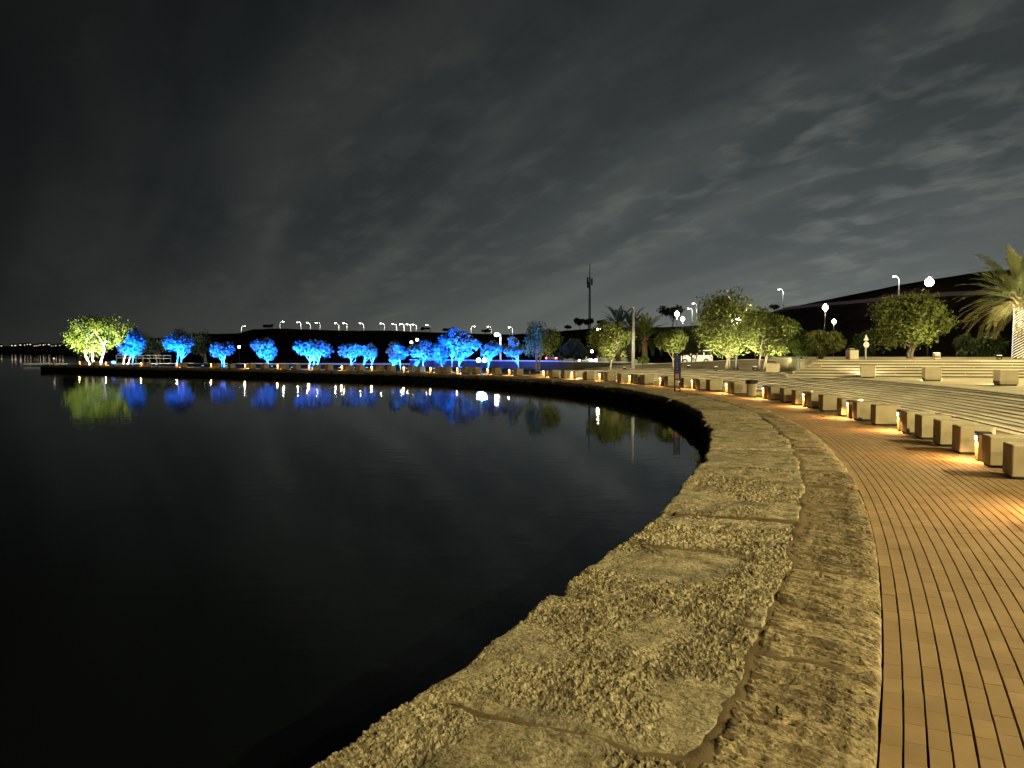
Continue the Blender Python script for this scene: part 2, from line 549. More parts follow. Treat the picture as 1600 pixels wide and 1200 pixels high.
# ------------------------------------------------------------------ the lake
def water_material():
    m, N, L, P = mat_new('night water')
    P.inputs['Base Color'].default_value = (0.0035, 0.005, 0.005, 1)
    P.inputs['Roughness'].default_value = 0.02
    P.inputs['IOR'].default_value = 1.333
    P.inputs['Specular IOR Level'].default_value = 0.5
    tc = N.new('ShaderNodeTexCoord')
    n1 = N.new('ShaderNodeTexNoise'); n1.inputs['Scale'].default_value = 2.2; n1.inputs['Detail'].default_value = 3
    n1.inputs['Roughness'].default_value = 0.45
    n2 = N.new('ShaderNodeTexNoise'); n2.inputs['Scale'].default_value = 0.12; n2.inputs['Detail'].default_value = 2
    mp = N.new('ShaderNodeMapping'); mp.inputs['Scale'].default_value = (0.8, 1.5, 1); mp.inputs['Rotation'].default_value = (0, 0, 0.25)
    L.new(tc.outputs['Object'], mp.inputs[0]); L.new(mp.outputs[0], n1.inputs['Vector']); L.new(mp.outputs[0], n2.inputs['Vector'])
    mr = N.new('ShaderNodeMapRange'); L.new(n2.outputs['Fac'], mr.inputs[0])
    mr.inputs[1].default_value = 0.35; mr.inputs[2].default_value = 0.7; mr.inputs[3].default_value = 0.35; mr.inputs[4].default_value = 1.3
    ml = N.new('ShaderNodeMath'); ml.operation = 'MULTIPLY'; L.new(n1.outputs['Fac'], ml.inputs[0]); L.new(mr.outputs[0], ml.inputs[1])
    b = N.new('ShaderNodeBump'); b.inputs['Strength'].default_value = 1.0; b.inputs['Distance'].default_value = 0.0034
    L.new(ml.outputs[0], b.inputs['Height']); L.new(b.outputs[0], P.inputs['Normal'])
    return m


ZW = -0.45
M['water'] = water_material()
obj('lake_water', npmesh('lake_water', [(-3000, -400, ZW), (400, -400, ZW), (400, 2500, ZW), (-3000, 2500, ZW)], np.array([[0, 1, 2, 3]]), M['water']), None, 'structure')


# ------------------------------------------------------------------ land sheet, hills
def land():
    S = np.arange(S0 - 10, S_TIP + 0.1, 0.5)
    cst = [tuple(p) for p in at(S, 0.7)]
    tip = at(S_TIP, 0.7); n = N1; t = T1
    cst += [tuple(tip + n * 1.5 - t * 0.2), tuple(tip - t * 1.5 + n * 6), tuple(tip - t * 6 + n * 17.5), tuple(tip - t * 22 + n * 40),
            (-75, 190), (-150, 300), (-420, 470), (-900, 560), (-2900, 640)]
    out = [(-2900, 3000), (3000, 3000), (3000, -300), (60, -300)]
    poly = cst + out
    V = [Vector((x, y, 0)) for x, y in poly]
    F = geometry.tessellate_polygon([V])
    V3 = [(x, y, -0.30) for x, y in poly]
    o = obj('ground', npmesh('ground', V3, [list(f)[::1] for f in F], M['soil']), None, 'structure')
    me = o.data
    if sum(p.normal.z for p in me.polygons) < 0:
        me.flip_normals()
    # bank skirt down into the water
    k = len(cst)
    Vs = np.array([(x, y, z) for x, y in cst for z in (-0.30, -1.2)])
    Fs = np.array([[2 * i, 2 * i + 1, 2 * i + 3, 2 * i + 2] for i in range(k - 1)])
    obj('shore_bank', npmesh('shore_bank', Vs, Fs, M['soil']), None, 'structure')


land()

# ridge line: azimuth given by a column of the photograph, ridge distance, ridge height (m)
RIDGE = [(-1800, 700, 538), (-600, 640, 539), (0, 600, 541), (90, 560, 541), (150, 480, 537), (225, 360, 530), (300, 300, 523), (375, 270, 521),
         (398, 260, 515), (430, 255, 514), (520, 250, 516), (600, 245, 516), (700, 240, 520), (800, 235, 523), (880, 230, 517), (930, 225, 513),
         (1040, 220, 511), (1110, 215, 508), (1180, 205, 495), (1220, 200, 483), (1280, 195, 471), (1340, 190, 459), (1400, 186, 447), (1460, 183, 438),
         (1520, 181, 428), (1560, 180, 424), (1620, 180, 423), (1800, 180, 418), (2400, 190, 425), (3600, 200, 440)]
_ra = np.array([math.atan2(r[0] - 800, FPX) for r in RIDGE])
_rd = np.array([r[1] for r in RIDGE], float)
_rh = np.array([zpx(r[2], r[1] * math.cos(math.atan2(r[0] - 800, FPX))) for r in RIDGE])


def hill_z(az, r):
    R1 = np.interp(az, _ra, _rd); Hh = np.interp(az, _ra, _rh)
    foot = R1 * 0.66
    t = np.clip((r - foot) / (R1 - foot), 0, 1)
    up = t * t * (3 - 2 * t)
    back = np.clip((r - R1) / 260, 0, 1)
    x = r * np.sin(az); y = r * np.cos(az)
    rough = fbm(x / 22, y / 22, 5, 4) * 0.9 + fbm(x / 5, y / 5, 9, 3) * 0.25
    return -0.45 + (Hh + 0.45) * up * (1 - 0.55 * back) + rough * np.minimum(up, 0.5) * np.clip(Hh / 8, 0.25, 1) * (1 - 0.7 * (t > 0.93))


def hills():
    az = np.concatenate([np.linspace(_ra[0], -0.75, 40), np.linspace(-0.74, 0.72, 330), np.linspace(0.73, _ra[-1], 50)])
    q = np.concatenate([np.linspace(0.64, 1.0, 26), 1 + np.linspace(0.02, 1, 10) ** 1.5 * 1.6])
    A, Q = np.meshgrid(az, q, indexing='ij')
    R = Q * np.interp(A, _ra, _rd)
    Z = hill_z(A, R)
    V = np.stack([R * np.sin(A), R * np.cos(A), Z], -1).reshape(-1, 3)
    F = grid_faces(len(az), len(q))[:, ::-1]
    obj('hills', npmesh('hills', V, F, M['hill'], True), None, 'structure')


hills()


def hill_pt(xpx, ypx=None, frac=None):
    """point of the hillside under a column of the photograph: the place where it shows at row ypx, or a fraction of the ridge distance"""
    az = math.atan2(xpx - 800, FPX)
    R1 = float(np.interp(az, _ra, _rd))
    if frac is None:
        r = np.linspace(R1 * 0.67, R1, 300)
        z = hill_z(np.full(300, az), r)
        yy = Y0 - (z - HC) * FPX / (r * math.cos(az))
        i = int(np.argmin(np.abs(yy - ypx)))
        r, z = r[i], z[i]
    else:
        r = R1 * frac; z = float(hill_z(np.array([az]), np.array([r]))[0])
    return (r * math.sin(az), r * math.cos(az), float(z))


# service road cut along the right hillside
def hill_road():
    xs = np.linspace(1222, 1640, 60)
    ys = np.interp(xs, [1222, 1265, 1355, 1400, 1470, 1640], [484, 479, 471, 466, 461, 452])
    V = []
    for x, y in zip(xs, ys):
        p = np.array(hill_pt(x, y)); r = np.array([p[0], p[1], 0]); r /= np.linalg.norm(r)
        for k, dz in ((-0.9, 0.35), (0.9, 0.55)):
            V.append(p + r * k + np.array([0, 0, dz]))
        V.append(p - r * 0.9 + np.array([0, 0, -1.0]))
    V = np.array(V)
    F = []
    for i in range(len(xs) - 1):
        F += [[3 * i, 3 * i + 1, 3 * i + 4, 3 * i + 3], [3 * i + 2, 3 * i, 3 * i + 3, 3 * i + 5]]
    obj('hill_road', npmesh('hill_road', V, np.array(F), M['hillroad']), None, 'structure')


hill_road()

# road behind the terrace
RY = 104.0
obj('road', npmesh('road', [(-60, RY - 6, -0.296), (90, RY - 10, -0.296), (90, RY + 1, -0.296), (-60, RY + 5, -0.296)], np.array([[0, 1, 2, 3]]), M['asphalt']), None, 'structure')
mb = MB()
mb.box((15, RY - 8.5, -0.2), (150, 0.3, 0.2), rz=-math.atan2(4, 150))
mb.build('kerb', M['wallpale'], None, kind='structure')


# ------------------------------------------------------------------ quay: coping stones, bed, wall face
quay = ribbon('quay_wall', S0, S_TIP, [(0.16, -1.4), (0.10, -0.35), (0.14, -0.02), (D_PAVE - 0.01, -0.02)], M['quay'], None, 'structure', 0.6)


def joint_rows():
    r = np.random.default_rng(31)
    outer = [-34, -30.2, -27.0, -24.3, -22.2, -20.3, -18.75, -17.15, -15.5, -13.9, -12.55, -10.9, -9.4, -7.4, -5.2]
    while outer[-1] < S_TIP - 1.2:
        outer.append(outer[-1] + r.uniform(1.2, 2.4) * (1 if outer[-1] < 40 else 1.35))
    inner = [-34.0, -29, -24.6, -21.4, -19.2, -17.6, -15.9]
    while inner[-1] < S_TIP - 1.2:
        inner.append(inner[-1] + r.uniform(1.1, 2.6) * (1 if inner[-1] < 40 else 1.5))
    outer[-1] = inner[-1] = S_TIP - 0.02
    return outer, inner


J_OUT, J_IN = joint_rows()


def mortar_bed():
    """the mortar is drawn up in the joints and smeared here and there over the edges of the stones"""
    S = np.concatenate([np.arange(S0, -20, 0.3), np.arange(-20, -9, 0.022), np.arange(-9, 2, 0.06), np.arange(2, S_TIP, 0.4)])
    d = np.concatenate([[0.14], np.linspace(0.14, D_PAVE - 0.06, 72), [D_PAVE - 0.05]])
    SS, DD = np.meshgrid(S, d, indexing='ij')
    row = 1.292 + fbm(SS * 1.7, SS * 0 + 4.5, 901, 5, 0.6) * 0.075
    dist = np.abs(DD - row)
    for js, lo, hi in ((J_OUT, 0.0, 1.30), (J_IN, 1.30, 2.0)):
        js = np.array(js)
        for k in js:
            m = np.abs(S - k) < 0.6
            if m.any():
                w = fbm(DD[m] * 2.6, DD[m] * 0 + int(abs(k) * 100) + 7, int(abs(k) * 100) + 7, 4, 0.55) * 0.09
                dj = np.abs(SS[m] - k - w)
                dist[m] = np.where((DD[m] >= lo) & (DD[m] < hi), np.minimum(dist[m], dj), dist[m])
    Z = 0.034 + fbm(SS * 2.1, DD * 2.1, 951, 3) * 0.014 + 0.020 * np.exp(-(dist / 0.055) ** 2) + fbm(SS * 11, DD * 11, 955, 3) * 0.004
    Z[:, 0] = -0.015; Z[:, -1] = -0.04
    Z = np.where(DD > 1.75, np.minimum(Z, 0.03), Z)
    V = np.concatenate([at(SS, DD), Z[..., None]], -1).reshape(-1, 3)
    return obj('coping_bed', npmesh('coping_bed', V, grid_faces(len(S), len(d)), M['mortar'], True), None, 'structure')


bed = mortar_bed()


def coping_stone(s0, s1, d0, d1, res, outer, seed, ja, jb):
    nu = max(5, int((s1 - s0) / res)); nv = max(5, int((d1 - d0) / res))
    u = np.linspace(0, 1, nu)[:, None]; v = np.linspace(0, 1, nv)[None, :]
    S = s0 + (s1 - s0) * u + 0 * v; Dd = d0 + (d1 - d0) * v + 0 * u
    r = np.random.default_rng(seed)
    # ragged outline: each side wanders on its own
    e_s0 = fbm(Dd * 2.6, Dd * 0 + ja, ja, 4, 0.55) * 0.09 + fbm(Dd * 9, Dd * 0 + seed, seed, 3) * 0.010
    e_s1 = fbm(Dd * 2.6, Dd * 0 + jb, jb, 4, 0.55) * 0.09 + fbm(Dd * 9, Dd * 0 + seed + 3, seed + 2, 3) * 0.010
    row = fbm(S * 1.7, S * 0 + 4.5, 901, 5, 0.6) * 0.075                        # the wandering joint between the two courses
    e_d0 = fbm(S * 1.6, S * 0 + seed + 3, seed + 3, 5, 0.6) * 0.075 if outer else row + np.clip(fbm(S * 2.3, S * 0 + 8.5, 905, 3), 0, 1) * 0.045
    e_d1 = row if outer else fbm(S * 6, S * 0 + seed + 5, seed + 4, 3, 0.6) * 0.006
    S2 = S + e_s0 * (1 - u) + e_s1 * u
    D2 = Dd + e_d0 * (1 - v) ** 2 + e_d1 * v ** 2
    if outer:
        D2 = D2 + r.uniform(-0.05, 0.03) * (1 - v) ** 2
    es = np.minimum(u, 1 - u) * (s1 - s0); ed0 = v * (d1 - d0); ed1 = (1 - v) * (d1 - d0)
    edge = np.minimum(es, np.minimum(ed0, ed1))
    wob = 0.02 * (1 + fbm(S * 9, Dd * 9, seed + 6, 2))
    if outer:
        lo = fbm(S * 1.3, Dd * 1.3, seed + 11, 3) * 0.022
        mid = fbm(S * 7, Dd * 7, seed + 12, 3) * 0.010
        rid = (0.5 - np.abs(fbm(S * 17, Dd * 17, seed + 13, 4, 0.62))) * 0.030
        pit = np.clip(fbm(S * 30, Dd * 26, seed + 14, 3, 0.6) - 0.18, 0, 1) * -0.035
        patch = np.clip(fbm(S * 1.5, Dd * 1.5, seed + 15, 3) * 2.4 + 0.62, 0.14, 1.1)          # smooth dressed areas
        wx = fbm(S * 12, Dd * 12, seed + 16, 2) * 0.03; wy = fbm(S * 12, Dd * 12, seed + 17, 2) * 0.03
        ch = chips((S + wx) * 27, (Dd + wy) * 34, seed + 18) * 0.0060 + chips((S + wy) * 66, (Dd + wx) * 74, seed + 19) * 0.0040
        h = lo + mid + (rid * 0.55 + pit + ch) * patch
    else:
        sw = S + 0.16 * Dd + fbm(S * 2.5, Dd * 2.5, seed + 21, 3) * 0.06
        lay = fbm(sw * 9, Dd * 1.6, seed + 22, 4, 0.6)
        terr = np.floor(lay * 5.5) / 5.5
        t = lay * 5.5 - np.floor(lay * 5.5)
        h = (terr + np.clip((t - 0.8) / 0.2, 0, 1) / 5.5) * 0.032
        h = h + fbm(sw * 30, Dd * 9, seed + 23, 3) * 0.006 + (chips(sw * 22, Dd * 6, seed + 26) * 0.0052 + chips(sw * 60, Dd * 26, seed + 27) * 0.0020) * np.clip(fbm(S * 2.2, Dd * 2.2, seed + 28, 2) * 2 + 0.6, 0.15, 1)
        h = h - np.clip(fbm(sw * 22, Dd * 9, seed + 24, 3, 0.6) - 0.24, 0, 1) * 0.07
        h = h + fbm(S * 1.5, Dd * 1.5, seed + 25, 2) * 0.012
    lim = 0.045 if outer else 0.030
    Z = (0.060 if outer else 0.056) + np.clip(h, -0.05, lim) + r.uniform(-0.010, 0.010) + (u - 0.5) * r.uniform(-0.02, 0.02) + (v - 0.5) * r.uniform(-0.015, 0.015)
    if not outer:
        Z = Z - 0.018 * np.clip(1 - ed1 / 0.10, 0, 1)
    Z = Z - 0.05 * np.exp(-edge / (wob * 0.5)) * (0.42 if outer else 0.36)
    P = at(S2, D2)
    V = np.concatenate([P, Z[..., None]], -1)
    # skirts: ends and back drop into the bed, the water side falls as a rough face
    rows = []
    if outer:
        for k, (dd, zz) in enumerate(((0.03, -0.42), (0.0, -0.28), (-0.02, -0.13), (-0.012, -0.03))):
            nn = fbm(S2[:, :1] * 6, S2[:, :1] * 0 + k * 1.7 + seed, seed + 31, 3) * 0.035
            Pk = at(S2[:, :1], D2[:, :1] + dd + nn)
            zk = np.minimum(Z[:, :1] - 0.01, zz + nn) if k == 3 else Z[:, :1] * 0 + zz
            rows.append(np.concatenate([Pk, zk[..., None]], -1))
    else:
        Vk = V[:, :1].copy(); Vk[..., 2] = -0.02; rows.append(Vk)
    Vb = V[:, -1:].copy(); Vb[..., 2] = -0.03
    G = np.concatenate(rows + [V, Vb], 1)
    a = G[:1].copy(); a[..., 2] = np.minimum(a[..., 2], -0.02); b = G[-1:].copy(); b[..., 2] = np.minimum(b[..., 2], -0.02)
    G = np.concatenate([a, G, b], 0)
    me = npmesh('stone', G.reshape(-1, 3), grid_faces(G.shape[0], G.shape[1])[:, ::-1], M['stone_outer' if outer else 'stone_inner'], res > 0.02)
    return obj('stone', me, bed)


def stone_rows():
    r = np.random.default_rng(31)
    outer, inner = J_OUT, J_IN

    def res(s):
        return 0.06 if s < -20 else 0.0085 if s < -14.6 else 0.013 if s < -9 else 0.025 if s < 0 else 0.06 if s < 20 else 0.14
    k = 0
    for row, dA, dB, out in ((outer, 0.0, 1.285, True), (inner, 1.30, D_PAVE - 0.001, False)):
        for a, b in zip(row[:-1], row[1:]):
            g = r.uniform(0.006, 0.016)
            k += 1
            coping_stone(a + g, b - g, dA, dB, res((a + b) / 2 - 0.4), out, 100 + k * 37, int(abs(a) * 100) + 7, int(abs(b) * 100) + 7)


stone_rows()

# ------------------------------------------------------------------ promenade: bedding, pavers
promenade = ribbon('promenade', S0, S_TIP, [(D_PAVE - 0.04, -0.030), (D_STEP + 0.02, -0.030), (D_STEP + 0.02, -0.3)], M['bedding'], None, 'structure', 0.5)
PW, PL = 0.090, 0.180
gw, gl = 0.0085, 0.0010


def paver_box(hx, hy):
    c = 0.0014
    V = [(-hx + c, -hy + c, 0), (hx - c, -hy + c, 0), (hx - c, hy - c, 0), (-hx + c, hy - c, 0),
         (-hx, -hy, -c), (hx, -hy, -c), (hx, hy, -c), (-hx, hy, -c),
         (-hx, -hy, -0.034), (hx, -hy, -0.034), (hx, hy, -0.034), (-hx, hy, -0.034)]
    F = [[0, 1, 2, 3]]
    for o_ in (0, 4):
        for i in range(4):
            j = (i + 1) % 4
            F.append([o_ + 4 + i, o_ + 4 + j, o_ + j, o_ + i])
    return np.array(V), np.array(F)


def pavers():
    nstrip = int((D_STEP - 0.02 - D_PAVE) / PW)
    sa, sb = -25.0, 1.0
    ns = int((sb - sa) / PL)
    k, j = np.meshgrid(np.arange(nstrip), np.arange(ns), indexing='ij')
    k = k.ravel(); j = j.ravel()
    d = D_PAVE + 0.006 + (k + 0.5) * PW
    # strips keep their own running length, so the cross joints drift from strip to strip
    s = sa + (j + 0.5) * PL + (k % 2) * 0.02 + rng.uniform(-0.03, 0.03, nstrip)[k]
    s += (k * 0.018)
    stretch = np.where(s < 0, (RA + d) / RA, (RB + d) / RB)
    P = at(s, d + rng.normal(0, 0.0006, len(s)))
    rz = np.where(s < 0, PH0 + s / RA, PH0 + s / RB) + math.pi / 2 + rng.normal(0, 0.003, len(s))
    z = rng.normal(0, 0.0006, len(s)) + fbm(s * 0.8, d * 0.8, 77, 3) * 0.004
    q = px_of(P); dist = np.hypot(P[:, 0], P[:, 1])
    row = Y0 + HC * FPX / np.maximum(P[:, 1], 0.1)
    vis = (q > -20) & (q < 1615) & (row < 1215) & (P[:, 1] > 1)
    order = np.argsort(np.where(vis, dist, 1e6))[:300]
    single = np.zeros(len(s), bool); single[order] = True
    V0, F0 = paver_box((PL - gl) / 2, (PW - gw) / 2)
    me = npmesh('paver', V0, F0, M['paver'])
    for i in np.where(single)[0]:
        o = obj('paver', me, promenade)
        o.location = (P[i, 0], P[i, 1], z[i]); o.rotation_euler = (0, 0, rz[i]); o.scale = (stretch[i], 1, 1)
    R = ~single
    n = int(R.sum())
    vx = V0[None, :, 0] * stretch[R, None]; vy = np.broadcast_to(V0[None, :, 1], vx.shape)
    ca, sn = np.cos(rz[R])[:, None], np.sin(rz[R])[:, None]
    tilt = rng.normal(0, 0.0015, n)[:, None]
    X = P[R, 0][:, None] + vx * ca - vy * sn; Y = P[R, 1][:, None] + vx * sn + vy * ca
    Z = z[R][:, None] + V0[None, :, 2] + tilt * vx
    V = np.stack([X, Y, Z], -1).reshape(-1, 3)
    F = (F0[None] + (np.arange(n) * 12)[:, None, None]).reshape(-1, 4)
    obj('paver_field', npmesh('paver_field', V, F, M['paver_far']), promenade, 'stuff')
    # farther off the cross joints can no longer be told apart: whole strips
    S = np.arange(sb, 46.0, 0.4)
    Vs, Fs, base = [], [], 0
    for kk in range(nstrip):
        d0 = D_PAVE + 0.006 + kk * PW + gw / 2; d1 = d0 + PW - gw
        prof = ((d0, -0.03), (d0, -0.002), (d1, -0.002), (d1, -0.03))
        Pk = at(S[:, None], np.array([p[0] for p in prof])[None])
        Zk = np.broadcast_to(np.array([p[1] for p in prof])[None], Pk.shape[:2])
        Vs.append(np.concatenate([Pk, Zk[..., None]], -1).reshape(-1, 3)); Fs.append(grid_faces(len(S), 4) + base); base += len(S) * 4
    obj('paver_strips', npmesh('paver_strips', np.concatenate(Vs), np.concatenate(Fs), M['paver_far']), promenade, 'stuff')
    ribbon('paving_far', 46.0, S_TIP, [(D_PAVE, -0.004), (D_STEP, -0.004)], M['paver_far'], promenade, 'stuff', 0.6)
    ribbon('paving_near', S0, sa, [(D_PAVE, -0.004), (D_STEP, -0.004)], M['paver_far'], promenade, 'stuff', 0.6)


pavers()

# ------------------------------------------------------------------ lower steps and terrace
steps = thing('terrace_steps', 'long curved pale stone steps behind the row of seat cubes', 'steps')


def step_slab(name, sA, sB, d0, d1, ztop, parent, zf):
    nose, th = 0.022, 0.045
    prof = [(d0 + 0.0, ztop - RISE - 0.05), (d0 + 0.0, ztop - 0.061), (d0 + 0.05, ztop - 0.061)]
    ribbon('riser_stone', sA, sB, prof, M['step'], parent, None, 0.5, zf)
    ribbon('shadow_strip', sA, sB, [(d0 + 0.02, ztop - 0.062), (d0 + 0.02, ztop - 0.024)], M['dark_metal'], parent, None, 0.5, zf)  # dark ribbon painted in for the shade under the nosing
    prof = [(d0 + 0.03, ztop - 0.024), (d0 - nose, ztop - 0.024), (d0 - nose, ztop - 0.005), (d0 - nose + 0.005, ztop), (d1, ztop)]
    return ribbon(name, sA, sB, prof, M['step'], parent, None, 0.5, zf)


cuts = [S0, -10.0, -4.0, 2.0, 8.0, 14.0, 20.0, 26.0, 32.0, S_END]
cuts = [c for c in cuts if c < S_END - 2] + [S_END]
for k in range(NST):
    d0 = D_STEP + k * TREAD; d1 = d0 + (TREAD if k < NST - 1 else 0.45)
    off = 0.0 if k % 2 else 0.9
    cc = [cuts[0]] + [c + off for c in cuts[1:-1]] + [cuts[-1]]
    for a, b in zip(cc[:-1], cc[1:]):
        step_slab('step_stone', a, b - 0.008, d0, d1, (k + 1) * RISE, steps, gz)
ribbon('step_core', S0, S_END, [(D_STEP + 0.10, -0.1), (D_STEP + 0.12, 0.04), (D_PLAT + 0.1, 0.48), (D_PLAT + 0.5, 0.56)], M['quay'], steps, None, 0.5, gz)
terrace = ribbon('terrace', S0, S_END, [(D_PLAT + 0.455, 0.40), (D_PLAT + 0.455, 0.597), (11.0, 0.597), (24.0, 0.597), (24.0, -0.3)], M['terrace'], None, 'structure', 0.5, gz)
# end wall of the terrace towards the lawn
pe = [(D_STEP, 0.0), (24.0, 0.0)]
a0, a1 = at(S_END, D_STEP + 0.3), at(S_END, 24.0)
ze = 0.6 * float(gz(S_END))
obj('terrace_end', npmesh('terrace_end', [(*a0, -0.3), (*a1, -0.3), (*a1, ze), (*a0, ze)], np.array([[0, 1, 2, 3]]), M['step']), None, 'structure')

# sloping stone-faced berm at the back of the terrace, with a pale kerb on top
S_B0 = s_at(1296, 10.5)


def berm():
    S = np.arange(S_B0, S_END, 0.25); d = np.linspace(0, 1, 14)
    SS, DD = np.meshgrid(S, d, indexing='ij')
    D = 9.6 + DD * 3.2
    Z = (0.55 + 0.47 * DD) * gz(SS) + 0.14 * (1 - gz(SS)) + fbm(SS * 1.1 + DD * 1.5, DD * 3 + SS * 0.4, 40, 4) * 0.05 * np.sin(np.pi * DD)
    P = at(SS, D)
    V = np.concatenate([P, Z[..., None]], -1).reshape(-1, 3)
    obj('berm', npmesh('berm', V, grid_faces(len(S), 14), M['berm'], True), None, 'structure')
    ribbon('berm_kerb', S_B0, S_END, [(12.75, 0.9), (12.75, 1.07), (13.1, 1.07), (13.1, -0.4)], M['wallpale'], None, 'structure', 0.5, lambda s: gz(s) + 0.12 * (1 - gz(s)))


berm()

# lawn with a low pale wall behind it, along the far shore
lawn = ribbon('lawn', S_END, S_TIP - 1.0, [(5.0, -0.3), (5.0, 0.004), (9.0, 0.02), (17.0, 0.0), (17.0, -0.3)], M['lawn'], None, 'structure', 0.7)


def low_wall(name, label, sA, sB, d, z0, z1, mat):
    t = thing(name, label, 'wall')
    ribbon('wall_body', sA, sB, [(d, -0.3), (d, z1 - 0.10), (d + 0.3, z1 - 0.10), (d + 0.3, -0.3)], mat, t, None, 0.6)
    n = max(1, int((sB - sA) / 3.0))
    for i in range(n):
        a = sA + (sB - sA) * i / n; b = sA + (sB - sA) * (i + 1) / n - 0.012
        ribbon('cap_stone', a, b, [(d - 0.05, z1 - 0.097), (d - 0.05, z1), (d + 0.35, z1), (d + 0.35, z1 - 0.097), (d - 0.05, z1 - 0.097)], M['wallpale'], t, None, 0.75)
    return t


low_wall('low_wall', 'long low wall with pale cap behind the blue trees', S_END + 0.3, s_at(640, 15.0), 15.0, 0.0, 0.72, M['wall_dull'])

# ------------------------------------------------------------------ upper steps (straight flight) and upper terrace
U0 = np.array([13.6, 29.2]); UA = np.array([0.985, -0.172]); UN = np.array([0.172, 0.985])
UR, UT, UK = 0.10, 0.42, 6


def upt(a, n):
    p = U0 + UA * a + UN * n
    return p


def upper():
    t = thing('upper_steps', 'straight flight of pale stone steps behind the terrace blocks', 'steps')
    for k in range(UK):
        zt = 0.6 + UR * (k + 1)
        left = -3.3 + 0.30 * k
        n0 = UT * k; n1 = UT * (k + 1) if k < UK - 1 else UT * k + 0.5
        brk = [left] + [left + w for w in np.arange(2.4 + (k % 2) * 1.2, 26, 2.4)] + [27.0]
        for a, b in zip(brk[:-1], brk[1:]):
            m = MB()
            V = []
            nose, th = 0.022, 0.045
            prof = [(n0, zt - UR - 0.03), (n0, zt - th), (n0 - nose, zt - th), (n0 - nose, zt - 0.006), (n0 - nose + 0.006, zt), (n1, zt), (n1, zt - UR - 0.03)]
            for aa in (a, b - 0.006):
                for n, z in prof:
                    V.append((*upt(aa, n), z))
            q = len(prof)
            F = [[i, i + 1, q + i + 1, q + i] for i in range(q - 1)]
            F += [list(range(q))[::-1], [q + i for i in range(q)]]
            m.add(V, [f[::-1] for f in F])
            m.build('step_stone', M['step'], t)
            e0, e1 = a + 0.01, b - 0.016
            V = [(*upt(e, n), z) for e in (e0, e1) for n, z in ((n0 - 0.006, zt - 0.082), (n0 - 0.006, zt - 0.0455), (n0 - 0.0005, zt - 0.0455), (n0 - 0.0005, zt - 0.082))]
            MB().add(V, [[0, 1, 5, 4], [1, 2, 6, 5], [3, 0, 4, 7], [0, 3, 2, 1], [4, 5, 6, 7]]).build('shadow_strip', M['dark_metal'], t)  # dark strip standing in for the shade below each tread edge
    # solid body beneath and the terrace on top
    zt = 0.6 + UR * UK - 0.004
    l0 = -3.3 + 0.30 * (UK - 1)
    n0 = UT * (UK - 1) + 0.5
    P = [upt(l0, n0), upt(27, n0), upt(27, n0 + 14), upt(l0, n0 + 14)]
    V = [(*p, 0.2) for p in P] + [(*p, zt) for p in P]
    obj('upper_terrace', npmesh('upper_terrace', V, np.array([[4, 5, 6, 7], [0, 1, 5, 4], [1, 2, 6, 5], [2, 3, 7, 6], [3, 0, 4, 7]]), M['terrace']), None, 'structure')


upper()
ZU = 0.6 + UR * UK


# ------------------------------------------------------------------ lights
def lamp_light(parent, loc, col, power, radius=0.05, spot=None, aim=None, blend=0.6, name='lamp_light'):
    ld = bpy.data.lights.new(name, 'SPOT' if spot else 'POINT')
    ld.color = col; ld.energy = power; ld.shadow_soft_size = radius
    if spot:
        ld.spot_size = spot; ld.spot_blend = blend
    o = bpy.data.objects.new(name, ld); C.objects.link(o)
    o.parent = parent; o.location = loc
    if aim is not None:
        o.rotation_euler = Vector(aim).to_track_quat('-Z', 'Y').to_euler()
    return o


# ------------------------------------------------------------------ bollard lights along the promenade
BX = [1535, 1410, 1330, 1260, 1196, 1138, 1084, 1034, 986, 939, 896, 851, 797, 763, 716, 674, 632, 582, 535, 484, 435, 384, 331, 278, 222, 167, 126]


def d_bench(i):
    return float(np.interp(i, [0, 1, 2, 5, 7, 9, 12, 30], [3.92, 3.78, 3.5, 3.3, 3.1, 3.0, 3.3, 3.6]))


def build_bollard():
    t = thing('bollard_light', '', 'bollard')
    MB().box((0, 0, 0.0), (0.15, 0.15, 0.04)).build('base_plate', M['dark_metal'], t)
    MB().box((0, 0, 0.20), (0.17, 0.17, 0.38), bev=0.006).build('post', M['bollard'], t)
    MB().box((0, 0, 0.412), (0.19, 0.19, 0.035), bev=0.006).build('cap', M['dark_metal'], t)
    MB().box((0, -0.086, 0.335), (0.13, 0.012, 0.085), bev=0.004).build('frame', M['dark_metal'], t)
    MB().box((0, -0.094, 0.335), (0.105, 0.012, 0.062), bev=0.004).build('lens', M['glow_bollard'], t)
    MB().box((0, 0.088, 0.30), (0.10, 0.010, 0.04), bev=0.003).build('rear_lens', M['glow_white'], t)
    lamp_light(t, (0, 0.16, 0.30), (1.0, 0.85, 0.48), 240.0, 0.03, math.radians(168), (0, 1.0, -0.35), 0.4)
    lamp_light(t, (0, -0.15, 0.345), (1.0, 0.56, 0.20), 85.0, 0.03, math.radians(165), (0, -0.55, -1), 0.5)
    return t


bol0 = build_bollard()
BOL_S = []
for i, bx in enumerate(BX):
    d = d_bench(i)
    s = s_at(bx, d)
    BOL_S.append(s)
